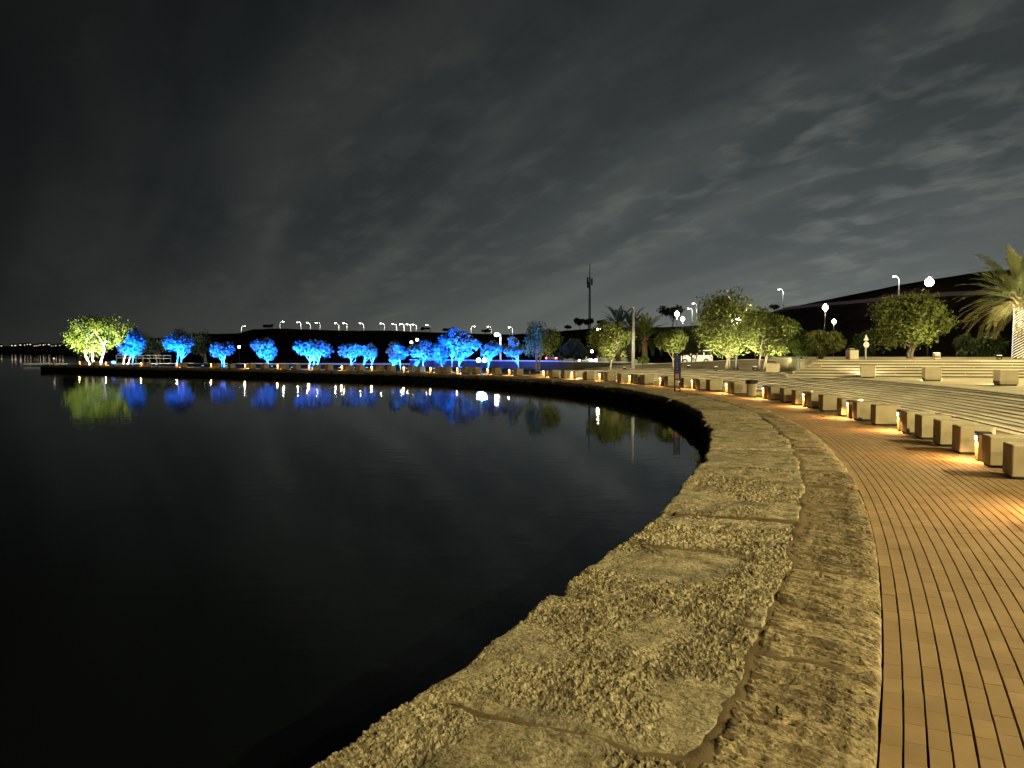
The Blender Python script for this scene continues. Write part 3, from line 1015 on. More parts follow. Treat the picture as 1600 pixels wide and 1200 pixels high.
# two more stand just outside the frame to the right, in the same rhythm
BOL_S = [BOL_S[0] - 3.9] + BOL_S
for i, s in enumerate(BOL_S):
    d = d_bench(max(i - 1, 0))
    t = bol0 if i == 0 else copy_tree(bol0)
    p = at(s, d)
    t.location = (p[0], p[1], 0.0); t.rotation_euler = (0, 0, heading(s) + math.pi)   # local -y faces the water
    t.rotation_euler = (0, 0, heading(s) - math.pi)
    n = at(s, d + 1) - p
    t.rotation_euler = (0, 0, math.atan2(n[1], n[0]) - math.pi / 2)
    if i == 0:
        tag(t, 'low bollard light just past the right edge of the photo, nearest the camera', 'bollard', 'bollard lights along the promenade')
    else:
        tag(t, f'low square bollard light beside the path, {nth(i)} from the right-hand edge of the photo', 'bollard', 'bollard lights along the promenade')

# ------------------------------------------------------------------ stone seat cubes
SEAT = 0.42


def build_seat(seed):
    r = random.Random(seed)
    t = thing('stone_seat', '', 'seat')
    MB().box((0, 0, 0.02), (SEAT - 0.05, SEAT + 0.02, 0.04)).build('plinth', M['dark_metal'], t)
    MB().box((0, 0, 0.235), (SEAT, SEAT + 0.08, 0.40), bev=0.012).build('block', M['seat'], t)
    return t


seat0 = build_seat(1)
seat_used = [False]


def place_seat(p, z, rz, label, group):
    if seat_used[0]:
        t = copy_tree(seat0)
    else:
        t = seat0; seat_used[0] = True
    t.location = (p[0], p[1], z); t.rotation_euler = (0, 0, rz)
    tag(t, label, 'seat', group)
    return t


# how many cubes stand on the camera's side of each bollard, and their distances from it
GAPS = {0: [0.55, 1.5], 1: [0.42, 1.25, 2.25, 3.2], 2: [0.5, 1.55], 3: [0.5, 1.45, 2.9], 4: [0.55, 1.6, 2.55], 5: [0.55], 6: [0.55, 1.4],
        7: [0.55, 1.9], 8: [0.55, 1.2], 9: [0.6, 1.8], 10: [1.3], 11: [0.7, 1.9], 12: [0.6, 3.0]}
ri = random.Random(5)
for i in range(1, len(BOL_S)):
    s = BOL_S[i]
    gl_ = GAPS.get(i - 1)
    room = s - BOL_S[i - 1]
    if gl_ is None:
        gl_ = [0.6] + ([room * 0.55] if ri.random() < 0.7 else [])
    for j, g in enumerate(gl_):
        if g > room - 0.30 and i > 1:
            continue
        ss = s - g
        fi = (i - 1) - g / max(room, 1)
        p = at(ss, d_bench(max(fi, 0)) + 0.13)
        place_seat(p, 0.0, heading(ss) + ri.uniform(-0.03, 0.03),
                   f'stone seat cube, {nth(j + 1)} on the near side of the {nth(i)} bollard from the right', 'stone seat cubes along the promenade')
for j, g in enumerate((0.6, 1.6, 2.6)):
    ss = BOL_S[0] - g
    place_seat(at(ss, 4.05), 0.0, heading(ss), f'pale stone seat cube past the right edge of the photo, {nth(j + 1)} beyond the nearest bollard', 'stone seat cubes along the promenade')

# cubes on the terrace, with a downlight on the back that washes the upper steps
TERR = [(1572, 602, 1), (1456, 595, 1), (1356, 590, 1), (1274, 587, 1), (1208, 583, 1)]
wash0 = None
for i, (x, y, lit) in enumerate(TERR):
    Yd = (HC - 0.6) * FPX / (y - Y0)
    p = np.array([(x - 800) / FPX * Yd, Yd])
    rz = math.radians(-14) - 0.06 * i
    t = place_seat(p, 0.6, rz, f'stone cube on the upper terrace below the far steps, {nth(i + 1)} from the right', 'stone cubes on the upper terrace')
    t.scale = (1.15, 1.15, 1.0)
    m = MB().box((0, 0.235, 0.30), (0.30, 0.02, 0.06)).build('wash_light', M['glow_white'], t)
    lamp_light(t, (0, 0.30, 0.28), (1.0, 0.86, 0.50), 75, 0.04, math.radians(160), (0, 1.0, -0.45), 0.6)


# ------------------------------------------------------------------ park post lamps
def build_post_lamp(h):
    t = thing('post_lamp', '', 'street lamp')
    MB().lathe((0, 0, 0), [(0.16, 0), (0.16, 0.05), (0.09, 0.10), (0.075, 0.6)], 14).build('base', M['dark_metal'], t)
    MB().tube([(0, 0, 0.55), (0, 0, h * 0.6), (0, 0, h - 0.35)], [0.06, 0.05, 0.04], 10).build('pole', M['dark_metal'], t)
    MB().lathe((0, 0, h - 0.38), [(0.05, 0), (0.16, 0.06), (0.17, 0.10)], 14).build('collar', M['dark_metal'], t)
    MB().ball((0, 0, h - 0.05), 0.24, 16, 10).build('globe', M['glow_globe'], t, True)
    MB().lathe((0, 0, h + 0.15), [(0.16, 0.0), (0.10, 0.05), (0.03, 0.10)], 14).build('cap', M['dark_metal'], t)
    return t


WARM = (1.0, 0.84, 0.42)
LAMPS = [  # x, y, base z, height, power, label
    (14.2, 4.6, 0.6, 5.2, 14000, 'dark post lamp on the terrace past the right edge of the photo'),
    (21.5, 25.5, 0.6, 5.0, 11500, 'dark post lamp standing past the right edge beyond the upper steps'),
    (5.0, -7.0, 0.6, 5.2, 6200, 'added unseen post lamp on the terrace behind the camera'),  # added fill lamp, lifts the step risers and near seat faces
    (24.5, 46.8, -0.3, 5.9, 4200, 'post lamp with the largest glowing globe, left of the lit palm'),
    ]
for x, y, yy, Yd in ((1288, 480, 0, 70.0), (1302, 502, 0, 92.0), (1057, 490, 0, 84.0), (1066, 498, 0, 96.0), (1150, 500, 0, 40.2), (935, 515, 0, 86.0), (1180, 501, 0, 88.0)):
    zt = zpx(y, Yd)
    X = (x - 800) / FPX * Yd
    lab = {1288: 'upper of the two close globe lamps on the dark slope', 1302: 'lower of the two close globe lamps on the dark slope',
           1057: 'left one of the paired globe lamps above the round clipped tree', 1066: 'right one of the paired globe lamps above the round clipped tree',
           1150: 'globe lamp shining inside the crown of the big tree', 935: 'globe lamp showing over the left side of the bushy tree', 1180: 'small globe lamp seen through leaves right of the big tree'}[x]
    zb = 0.6 if Yd < 45 else -0.3
    LAMPS.append((X, Yd, zb, zt - zb, 750 if Yd < 45 else 5000 if x in (1057, 1066) else 2500, lab))
for i, (x, y, zb, h, pw, lab) in enumerate(LAMPS):
    t = build_post_lamp(h)
    t.location = (x, y, zb)
    tag(t, lab, 'street lamp', 'globe post lamps')
    if i == 0:
        t.children[3].scale = (1, 1, 1)
    lamp_light(t, (0, 0, h + 0.33), WARM if i < 4 else (1.0, 0.85, 0.55), pw * (0.5 if i > 3 else 0.75), 0.12)
    lamp_light(t, (0, 0, h - 0.48), WARM if i < 4 else (1.0, 0.85, 0.55), pw * 0.5, 0.12) if i > 3 else None


# ------------------------------------------------------------------ trees
def build_tree(name, label, base, top, cb, cw, stems, nleaf, seed, leaf='leaf', lsize=0.16, bark='bark', shape='round', cat='tree', group=None, lean=0.0, cdx=0.0, clumps=26, depth=None):
    """base (x,y,z); top and cb: heights above base of crown top and bottom; cw: crown width; stems: x offsets of the stems"""
    r = np.random.default_rng(seed)
    t = thing(name, label, cat, base, 0.0, group)
    ch = top - cb
    cen = np.array([cdx, 0, cb + ch * 0.5])
    rad = np.array([cw / 2, (depth or cw) / 2, ch / 2 * 0.92])
    nleaf = int(nleaf * 1.7)
    lobes = r.normal(0, 1, (6, 3)); lobes /= np.linalg.norm(lobes, axis=1)[:, None]; lw_ = r.uniform(-0.30, 0.26, 6)
    # clump centres
    cs = []
    while len(cs) < clumps:
        q = r.normal(0, 1, 3); q /= np.linalg.norm(q)
        rr = r.uniform(0.25, 1.0) ** 0.5 * 0.92
        if shape == 'dome' and q[2] < -0.25:
            q[2] *= 0.35
        if shape == 'umbrella':
            q[2] = q[2] * 0.6 + 0.15
        if shape != 'clipped':
            rr *= 1 + float(np.sum(lw_ * np.clip(lobes @ q, 0, 1) ** 2))
        cs.append(cen + q * rr * rad)
    cs = np.array(cs)
    crad = r.uniform(0.12, 0.36, clumps) * min(cw, ch * 1.4) * (0.72 if shape != 'loose' else 0.6)
    w = crad ** 2; w = w / w.sum()
    idx = r.choice(clumps, nleaf, p=w)
    q = r.normal(0, 1, (nleaf, 3)); q /= np.linalg.norm(q, axis=1)[:, None]
    rr = np.clip(r.normal(0.78, 0.26, nleaf), 0.05, 1.35)
    P = cs[idx] + q * (rr * crad[idx])[:, None] * np.array([1, 1, 0.85])
    if shape == 'clipped':
        f = (P - cen) / rad
        ln = np.linalg.norm(f, axis=1)
        P = np.where((ln > 1)[:, None], cen + (P - cen) / ln[:, None] * r.uniform(0.93, 1.02, nleaf)[:, None], P)
    P[:, 2] = np.where(P[:, 2] < cb * 0.8, cb + r.uniform(0, 0.3, nleaf) * ch, P[:, 2])
    # leaf rhombs
    n = q + r.normal(0, 0.7, (nleaf, 3)); n /= np.linalg.norm(n, axis=1)[:, None]
    a = np.cross(n, r.normal(0, 1, (nleaf, 3))); a /= np.linalg.norm(a, axis=1)[:, None]
    b = np.cross(n, a)
    L = lsize * r.uniform(0.6, 1.35, nleaf)[:, None]
    V = np.stack([P - a * L * 0.5, P + b * L * 0.26, P + a * L * 0.5, P - b * L * 0.26], 1).reshape(-1, 3)
    F = np.arange(nleaf * 4).reshape(-1, 4)
    # stems and limbs
    m = MB()
    rt = max(0.035, cw * 0.026)
    tops = []
    for k, sx in enumerate(stems):
        tip = np.array([cdx * 0.6 + sx * 1.6 + r.uniform(-0.1, 0.1) * cw, r.uniform(-0.1, 0.1) * cw, cb + ch * r.uniform(0.30, 0.5)])
        p0 = np.array([sx, r.uniform(-0.08, 0.08) * cw * (len(stems) > 1), -0.05])
        pts = []
        for f in np.linspace(0, 1, 6):
            pt = p0 * (1 - f) + tip * f
            pt[0] += lean * math.sin(f * math.pi) + r.normal(0, 0.012) * cw; pt[1] += r.normal(0, 0.012) * cw
            pts.append(pt)
        m.tube(pts, [rt * (1.25 if i == 0 else 1 - 0.11 * i) for i in range(6)], 7)
        tops.append((pts, k))
    for c in cs[: int(clumps * 0.8)]:
        pts, k = tops[r.integers(len(tops))]
        st = np.array(pts[r.integers(2, 6)])
        if c[2] < st[2]:
            st = np.array(pts[2])
        mid = (st + c) / 2 + r.normal(0, 0.04, 3) * cw
        m.tube([st, mid, c], [rt * 0.5, rt * 0.3, rt * 0.1], 5)
    m.build('trunk', M[bark], t, True)
    obj('crown', npmesh('crown', V, F, M[leaf]), t)
    return t


def floodlight(base, label, aim, col, power, lens, group='ground floodlights under the trees', cone=120, rz=0.0, size=1.0):
    t = thing('floodlight', label, 'floodlight', base, rz, group)
    t.scale = (size, size, size)
    m = MB(); m.box((0, 0, 0.02), (0.14, 0.10, 0.04)); m.box((-0.10, 0, 0.09), (0.015, 0.05, 0.14)); m.box((0.10, 0, 0.09), (0.015, 0.05, 0.14))
    m.build('bracket', M['dark_metal'], t)
    MB().box((0, 0, 0.13), (0.18, 0.14, 0.10), bev=0.012).build('housing', M['dark_metal'], t)
    MB().box((0, 0, 0.185), (0.15, 0.11, 0.012), bev=0.003).build('lens', M[lens], t)
    v = Vector(aim) - Vector((0, 0, 0.2))
    lamp_light(t, (0, 0, 0.22), col, power, 0.05, math.radians(cone), v, 0.7)
    return t


BLUE = (0.002, 0.088, 1.0)
# columns x of crown centre, half width px, top row, crown bottom row, stem columns, offset d, leaves, shape, power, label
BT = [
    (207, 21, 513, 557, [208], 6.0, 2600, 'round', 1.0, 'blue-lit tree in front of the yellow-green tree near the far tip'),
    (281, 22, 514, 558, [276, 282], 6.4, 2800, 'round', 0.85, 'tall full blue-lit tree, second blue one from the left'),
    (348, 23, 533, 560, [347, 351], 6.2, 2200, 'umbrella', 0.8, 'small flat-topped blue-lit tree with two thin stems, third from the left'),
    (415, 18, 523, 563, [419], 6.4, 2600, 'round', 0.85, 'narrow upright blue-lit tree on one stem, fourth from the left'),
    (488, 26, 530, 562, [485, 489, 493], 6.0, 3000, 'dome', 1.6, 'brightest dome-shaped blue-lit tree with three stems over the lawn'),
    (549, 19, 537, 562, [551], 6.4, 2000, 'dome', 0.75, 'dome-shaped blue-lit tree, left one of a touching pair'),
    (576, 13, 540, 562, [567, 577], 6.4, 1500, 'round', 0.75, 'slim blue-lit tree, right one of a touching pair'),
    (620, 15, 536, 562, [626], 6.6, 1800, 'loose', 0.6, 'dim open blue-lit tree behind a small glowing bush'),
    (659, 18, 532, 563, [663], 6.2, 2400, 'round', 0.85, 'blue-lit tree with a slanting stem left of the tallest blue tree'),
    (686, 17, 536, 566, [692], 8.5, 2000, 'round', 0.55, 'darker blue-lit tree filling the gap below the tallest blue tree'),
    (709, 21, 503, 552, [706], 11.5, 3200, 'round', 0.65, 'tallest blue-lit tree, its dark blue crown above the ridge'),
    (722, 21, 525, 563, [718], 6.4, 2800, 'round', 1.0, 'bright blue-lit tree with a forked stem in front of the tallest'),
    (765, 18, 534, 562, [762], 6.8, 2200, 'loose', 0.9, 'blue-lit tree right above the pair of dazzling floodlights'),
    (803, 15, 522, 562, [811], 7.4, 1900, 'loose', 0.45, 'ragged leaning blue-lit tree, the rightmost blue one'),
]


def tree_at(xc, hw, ytop, ycb, stems, d, **kw):
    s = s_at(stems[0] if isinstance(stems[0], (int, float)) else xc, d)
    p = at(s, d); z = ground_z(s, d)
    Yd = p[1]
    k = Yd / FPX
    top = zpx(ytop, Yd) - z; cb = zpx(ycb, Yd) - z
    bx = float(px_of(p))
    return (p[0], p[1], z), top, cb, 2 * hw * k, [(c - bx) * k for c in stems], (xc - bx) * k, k


for i, (xc, hw, yt, yc, st, d, nl, shp, pw, lab) in enumerate(BT):
    base, top, cb, cw, so, cdx, k = tree_at(xc, hw, yt, yc, st, d)
    build_tree('blue_lit_tree', lab, base, top, cb, cw, so, nl, 300 + i, 'leaf_grey', 0.24, 'bark_pale', shp, cdx=cdx, group='blue-lit trees along the far shore', clumps=22)
    # a floodlight on the lake side of each tree, and one beside it
    h = cb + (top - cb) * 0.5
    for q, (ox, oy) in enumerate(((-0.30 * cw, -0.55 * cw - 1.0), (0.42 * cw, -0.45 * cw - 0.8))):
        if xc == 803 and q == 1:
            continue
        bs = (base[0] + ox, base[1] + oy, base[2] + 0.01)
        floodlight(bs, f'small blue ground floodlight {"left" if q == 0 else "right"} of the stem of the {nth(i + 1)} blue tree from the left', (-ox + cdx, -oy, h), BLUE, 40000 * pw * (h / 2.2) ** 2 * (1.0 if q == 0 else 0.7), 'glow_blue', cone=84)

# small glowing bushes in front of the blue trees
for i, (xc, lab) in enumerate(((615, 'small glowing cyan bush on one stem, the left of two'), (651, 'small glowing cyan bush on one stem, the right of two'))):
    base, top, cb, cw, so, cdx, k = tree_at(xc, 6, 559, 569, [xc], 5.6)
    build_tree('bush', lab, base, top, cb, cw, so, 700, 380 + i, 'leaf_grey', 0.13, 'bark_pale', 'round', cat='bush', group='small bushes on the lawn', clumps=8)
    floodlight((base[0], base[1] - 0.7, base[2] + 0.01), f'blue ground floodlight before the {"left" if i == 0 else "right"} glowing bush', (0, 0.7, 0.7), (0.02, 0.40, 1.0), 520, 'glow_blue')

# yellow-green trees at the tip and the plain green trees on the right: centre, half width, top, crown bottom, stems, d, leaves, leaf material, shape
GT = [
    (142, 40, 499, 556, [138, 145, 156], 7.0, 5200, 'leaf_light', 'round', 'bark_pale', 'big yellow-green lit tree with three pale stems at the far tip'),
    (203, 24, 505, 556, [193, 202], 9.0, 2800, 'leaf_light', 'round', 'bark_pale', 'yellow-green lit tree half hidden behind the leftmost blue tree'),
    (848, 33, 506, 560, [837, 841], 9.2, 4200, 'leaf', 'loose', 'bark', 'dim dark green feathery tree right of the blue trees'),
    (958, 33, 502, 558, [953], 9.0, 5200, 'leaf', 'loose', 'bark', 'bushy green tree just left of the tall pale pole'),
    (1050, 28, 513, 553, [1052], 8.8, 4200, 'leaf', 'clipped', 'bark', 'round clipped green tree behind the blue sign'),
    (1005, 10, 553, 570, [1004], 8.6, 900, 'leaf_light', 'clipped', 'bark', 'little round bush right of the tall pale pole'),
    (1133, 56, 462, 556, [1134, 1140], 8.3, 9000, 'leaf', 'round', 'bark', 'biggest green tree, lamp shining inside, two stems'),
    (1203, 40, 481, 552, [1184, 1190, 1193], 9.2, 5600, 'leaf', 'round', 'bark', 'many-stemmed green tree right beside the biggest tree'),
    (1252, 20, 529, 558, [1251], 9.3, 2400, 'leaf_light', 'clipped', 'bark', 'small light green clipped tree above a teal frame'),
    (1286, 34, 513, 553, [1281], 9.8, 4200, 'leaf', 'clipped', 'bark', 'wide clipped green tree on a thin bent stem'),
]
for i, (xc, hw, yt, yc, st, d, nl, lf, shp, bk, lab) in enumerate(GT):
    base, top, cb, cw, so, cdx, k = tree_at(xc, hw, yt, yc, st, d)
    if d > 9.5:
        base = (base[0], base[1], base[2] - 0.02)
    small = hw < 15
    build_tree('bush' if small else 'green_tree', lab, base, top, cb, cw, so, nl, 420 + i, lf, 0.24 if xc < 300 else 0.11 if small else 0.15, bk, shp,
               cat='bush' if small else 'tree', group='green trees along the terrace' if xc > 300 else 'yellow-green trees at the far tip', cdx=cdx, clumps=10 if small else 30 if nl < 6000 else 46)
    h = cb + (top - cb) * 0.5
    FL = {142: [(-2.2, -3.6, 8500), (2.4, -3.6, 8500)], 203: [(-0.9, -3.2, 9000)], 848: [(0.5, -1.8, 160)], 958: [(0.6, -2.2, 1700)], 1050: [(0.5, -1.6, 1000)],
          1133: [(-0.9, -1.5, 1100), (1.0, -1.4, 1100)], 1203: [(0.3, -1.6, 850)], 1252: [(-0.2, -1.1, 520)], 1286: [(-0.4, -1.3, 480)]}
    FLAB = {142: 'big yellow-green tree at the tip', 203: 'half hidden yellow-green tree', 848: 'dim dark green feathery tree', 958: 'bushy tree by the tall pole', 1050: 'round clipped tree behind the sign',
            1133: 'biggest green tree', 1203: 'many-stemmed green tree', 1252: 'small light green tree', 1286: 'wide clipped tree'}
    for q, (ox, oy, pw) in enumerate(FL.get(xc, [])):
        where = 'left' if ox < 0 else 'right'
        floodlight((base[0] + ox, base[1] + oy, ground_z(*( (s_at(st[0], d), d) )) + 0.004), f'white ground floodlight {where} of the {FLAB[xc]}', (-ox + cdx, -oy, h), (1.0, 0.96, 0.68) if xc < 300 else (1.0, 0.93, 0.55), pw, 'glow_white')

# large tree on the upper terrace beside its own white floodlight
Yt = 37.0
kt = Yt / FPX
tb = ((1416 - 800) * kt, Yt, ZU - 0.004)
build_tree('green_tree', 'large clumpy green tree on top of the upper steps', tb, zpx(458, Yt) - ZU, zpx(549, Yt) - ZU, 112 * kt, [0.0, 0.12], 8200, 470, 'leaf', 0.15, 'bark', 'round', group='green trees along the terrace', clumps=38, cdx=0.15)
t = floodlight((tb[0] - 0.1, 34.2, ZU), 'white box floodlight on the edge of the upper steps under the large tree', (0.2, 2.8, 1.3), (1.0, 0.90, 0.50), 480, 'glow_white', size=1.5)
for c_ in t.children:
    if c_.name.startswith('housing') or c_.name.startswith('bracket'):
        c_.data.materials[0] = M['cream']


# ------------------------------------------------------------------ palms
def build_palm(label, base, trunk_h, tr, flen, nfrond, seed, leafm, oldm, group='date palms', sparse=1.0, lw=1.0):
    r = np.random.default_rng(seed)
    t = thing('palm_tree', label, 'palm tree', base, 0.0, group)
    prof = []
    n = int(trunk_h / 0.11)
    for i in range(n):
        z = trunk_h * i / n
        w = tr * (1.12 - 0.20 * i / n)
        prof += [(w * 1.07, z), (w * 0.95, z + trunk_h / n * 0.85)]
    prof.append((tr * 0.9, trunk_h))
    MB().lathe((0, 0, -0.03), prof, 16).build('trunk', M['palm_bark'], t)
    m = MB()
    for k in range(26):                                        # cut frond stubs under the crown
        an = k * 2.4; z = trunk_h - 0.55 + 0.025 * k
        d = Vector((math.cos(an), math.sin(an), 0.9))
        p = Vector((math.cos(an) * tr * 0.85, math.sin(an) * tr * 0.85, z))
        m.tube([p, p + d * 0.22], [0.06, 0.035], 5)
    m.build('frond_stubs', M['palm_bark'], t)
    for old in (False, True):
        cnt = nfrond if not old else int(nfrond * 0.35)
        for k in range(cnt):
            f = k / cnt
            an = k * 2.39996 + r.uniform(-0.2, 0.2)
            el = (math.radians(84 - 92 * f) if not old else math.radians(r.uniform(-38, -8))) + r.uniform(-0.10, 0.10)
            L = flen * r.uniform(0.85, 1.1) * (0.80 if f < 0.15 and not old else 1.0) * (0.9 if old else 1)
            droop = (0.55 + 0.5 * f) if not old else 0.75
            pts = []
            p = np.array([math.cos(an) * tr * 0.5, math.sin(an) * tr * 0.5, trunk_h + 0.1 - 0.25 * f])
            ns = 11
            e = el
            for q in range(ns):
                pts.append(p.copy())
                p = p + np.array([math.cos(an) * math.cos(e), math.sin(an) * math.cos(e), math.sin(e)]) * L / (ns - 1)
                e -= droop * (0.35 + 1.3 * q / ns) / (ns - 1) * 1.25
            pts = np.array(pts)
            side = np.array([-math.sin(an), math.cos(an), 0.0])
            V, F = [], []
            for q in range(ns - 1):                            # rachis
                w = 0.022 * (1 - q / ns) + 0.004
                b = len(V)
                V += [pts[q] - side * w, pts[q] + side * w, pts[q + 1] + side * w * 0.8, pts[q + 1] - side * w * 0.8]
                F.append([b, b + 1, b + 2, b + 3])
            nl = int(34 * sparse)
            for q in range(nl):
                tt = 0.16 + 0.84 * (q + r.uniform(-0.3, 0.3)) / nl
                x = min(max(tt * (ns - 1), 0), ns - 1.001); i0 = int(x); fr = x - i0
                c = pts[i0] * (1 - fr) + pts[i0 + 1] * fr
                tg = pts[i0 + 1] - pts[i0]; tg /= np.linalg.norm(tg)
                up = np.cross(side, tg)
                if up[2] < 0:
                    up = -up
                ll = 0.36 * flen / 2.2 * math.sin(math.pi * min(1, 0.25 + tt * 0.72)) ** 0.7 * r.uniform(0.85, 1.15)
                for sg in (-1, 1):
                    dr = side * sg * 0.62 + tg * 0.80 + up * r.uniform(0.05, 0.35)
                    dr /= np.linalg.norm(dr)
                    e_ = c + dr * ll + np.array([0, 0, -0.10 * ll])
                    b = len(V)
                    V += [c - tg * 0.013 * lw, (c + e_) / 2 - tg * 0.019 * lw, e_, (c + e_) / 2 + tg * 0.019 * lw + up * 0.006]
                    F.append([b, b + 1, b + 2, b + 3])
            obj('frond', npmesh('frond', np.array(V), np.array(F), M[oldm if old else leafm]), t)
    return t


Yp = 34.5
kp = Yp / FPX
pb = ((1591 - 800) * kp, Yp, ZU - 0.004)
ph = zpx(466, Yp) - ZU
build_palm('tall lit date palm at the right edge, trunk wound with white lights', pb, ph, 0.205, 2.75, 72, 51, 'palm_leaf', 'palm_old', lw=1.7)
# rope of lights wound up the trunk
m = MB()
for st_ in range(8):                                           # eight strands winding up together
    pts = []
    turns = (ph - 0.45) / 0.92
    for i in range(int(turns * 18) + 1):
        a = 2 * math.pi * i / 18 + st_ * math.pi / 4
        z = 0.05 + 0.92 * i / 18
        w = 0.205 * (1.12 - 0.20 * z / ph) * 1.09 + 0.010
        pts.append((w * math.cos(a), w * math.sin(a), z))
    m.tube(pts, 0.011, 5)
rope = m.build('rope_light', M['glow_rope'], None, True)
rope.location = pb
tag(rope, 'white rope light wound in a spiral round the palm trunk', 'rope light')
for i, (ox, oy) in enumerate(((-2.0, -1.9), (1.6, -1.9))):
    floodlight((pb[0] + ox, pb[1] + oy, ZU), f'white ground floodlight at the {"left" if i == 0 else "right"} foot of the lit palm', (-ox, -oy, ph + 0.4), (1.0, 0.93, 0.62), 2300, 'glow_white', cone=56)

Yq = 62.0
kq = Yq / FPX
build_palm('dim date palm standing behind the tall pale pole', ((1007 - 800) * kq, Yq, -0.3), zpx(527, Yq) + 0.3, 0.22, 2.3, 34, 52, 'leaf', 'leaf_dark', sparse=0.8, lw=2.6)
for x, y, Yd, sd in ((966, 497, 70.0, 53), (985, 500, 74.0, 54)):
    build_palm('dark palm top rising behind the bushy tree, ' + ('left one' if sd == 53 else 'right one'), ((x - 800) / FPX * Yd, Yd, -0.3), zpx(y + 12, Yd) + 0.3, 0.22, 2.2, 24, sd, 'leaf_dark', 'leaf_dark', sparse=0.8, lw=3.2)

# dark trees on the ridge and slope, black against the sky
DT = [(887, 508, 6, 'tiny flat dark tree alone on the ridge, left of the mast'), (906, 496, 8, 'dark round tree on the ridge just left of the mast'), (918, 496, 8, 'dark tree at the foot of the mast'),
      (1050, 474, 17, 'wide dark tree on the ridge above the paired globe lamps'), (940, 500, 9, 'dark tree on the ridge just right of the mast'), (1208, 476, 8, 'dark tree on the ridge below the tall street light'),
      (420, 512, 9, 'low dark tree on the far ridge at the left end'), (700, 514, 7, 'low dark tree on the far ridge beside the tallest blue tree'), (760, 515, 9, 'dark bush on the far ridge right of the tallest blue tree'),
      (664, 517, 7, 'dark bush on the far ridge left of the tallest blue tree')]
for i, (x, yt, hw, lab) in enumerate(DT):
    b = hill_pt(x, frac=0.985)
    k = b[1] / FPX
    top = zpx(yt, b[1]) - b[2]
    if top < 1.5:
        top = 1.5
    build_tree('ridge_tree', lab, (b[0], b[1], b[2] - 0.1), top, top * 0.35, 2 * hw * k, [0.0], 1100, 520 + i, 'leaf_dark', 0.55, 'bark', 'umbrella', group='dark trees on the ridge', clumps=14)
# dark shrubs at the foot of the slope behind the palm and the terrace trees
SH = [(1548, 500, 24, 46.0), (1510, 515, 20, 52.0), (1345, 512, 20, 58.0), (1240, 500, 26, 60.0), (1080, 505, 26, 66.0), (900, 530, 22, 72.0), (245, 520, 24, 100.0), (320, 524, 26, 104.0), (120, 530, 24, 100.0)]
SHL = ['dark shrub behind the lit palm trunk', 'dark shrub between the large clumpy tree and the palm', 'dark tree behind the round sign post', 'dark tree behind the small light green tree', 'dark tree behind the white car',
       'dark tree behind the car with headlights', 'dark tree between the two leftmost blue trees', 'dark tree behind the flat-topped blue tree', 'dark tree behind the big yellow-green tree']
for i, ((x, yt, hw, Yd), lab) in enumerate(zip(SH, SHL)):
    k = Yd / FPX
    build_tree('dark_tree', lab, ((x - 800) * k, Yd, -0.32), zpx(yt, Yd) + 0.3, 0.5, 2 * hw * k, [0.0, 0.3], 1800, 560 + i, 'leaf_dark', 0.28, 'bark', 'dome', group='unlit trees behind the terrace', clumps=20)


# ------------------------------------------------------------------ street lights on the hills
def build_street_light(h, arm, sgn):
    t = thing('street_light', '', 'street light')
    MB().tube([(0, 0, -0.3), (0, 0, h * 0.5), (0, 0, h - 0.9)], [0.17, 0.14, 0.11], 8).build('pole', M['galv'], t)
    pts = [(0, 0, h - 0.95)] + [(sgn * arm * (1 - math.cos(a)), 0, h - 0.95 + 0.95 * math.sin(a)) for a in np.linspace(0.2, math.pi / 2, 6)]
    MB().tube(pts, 0.085, 6).build('arm', M['galv'], t)
    MB().box((sgn * (arm + 0.25), 0, h), (0.85, 0.34, 0.16), bev=0.03).build('lamp_head', M['galv'], t)
    MB().ball((sgn * (arm + 0.28), 0, h - 0.12), 0.20, 12, 8, 0.6).build('lens', M['glow_hill'], t, True)
    lamp_light(t, (sgn * (arm + 0.2), -0.8, h - 0.55), (1.0, 0.90, 0.74), 320, 0.1)
    return t


SL = [  # lamp column, lamp row, base row, arm side
    (378, 518, 522, 1), (438, 509, 516, 1), (471, 511, 517, -1), (486, 508, 517, -1), (501, 512, 518, -1), (530, 516, 519, -1), (543, 516, 519, -1), (569, 516, 519, -1), (601, 516, 520, -1),
    (620, 514, 520, -1), (632, 513, 521, -1), (642, 513, 522, -1), (651, 511, 521, -1), (672, 514, 523, -1), (736, 513, 524, 1), (768, 514, 524, -1), (801, 513, 524, -1)]
for i, (x, y, yb, sg) in enumerate(SL):
    b = hill_pt(x, frac=0.99)
    h = max(2.2, zpx(y, b[1]) - b[2])
    t = build_street_light(h, 0.8, sg)
    t.location = b
    tag(t, f'pale curved street light on the far ridge, {nth(i + 1)} from the left', 'street light', 'street lights along the far ridge')
SR = [(1217, 452, 483, -1, 'tall street light on the ridge right of the big trees'), (1397, 432, 464, -1, 'tall street light on the hill road left of the largest globe lamp'),
      (1085, 474, 494, -1, 'street light on the ridge left of the big tree, taller of two'), (1078, 482, 498, -1, 'street light on the ridge left of the big tree, shorter of two'), (1137, 464, 480, -1, 'street light showing above the crown of the biggest tree')]
for x, y, yb, sg, lab in SR:
    b = hill_pt(x + 5, yb) if x > 1200 else hill_pt(x + 3, frac=0.97)
    h = max(3.0, zpx(y, b[1]) - b[2])
    t = build_street_light(h, 0.7, sg)
    t.location = b
    tag(t, lab, 'street light', 'street lights on the right-hand hill')
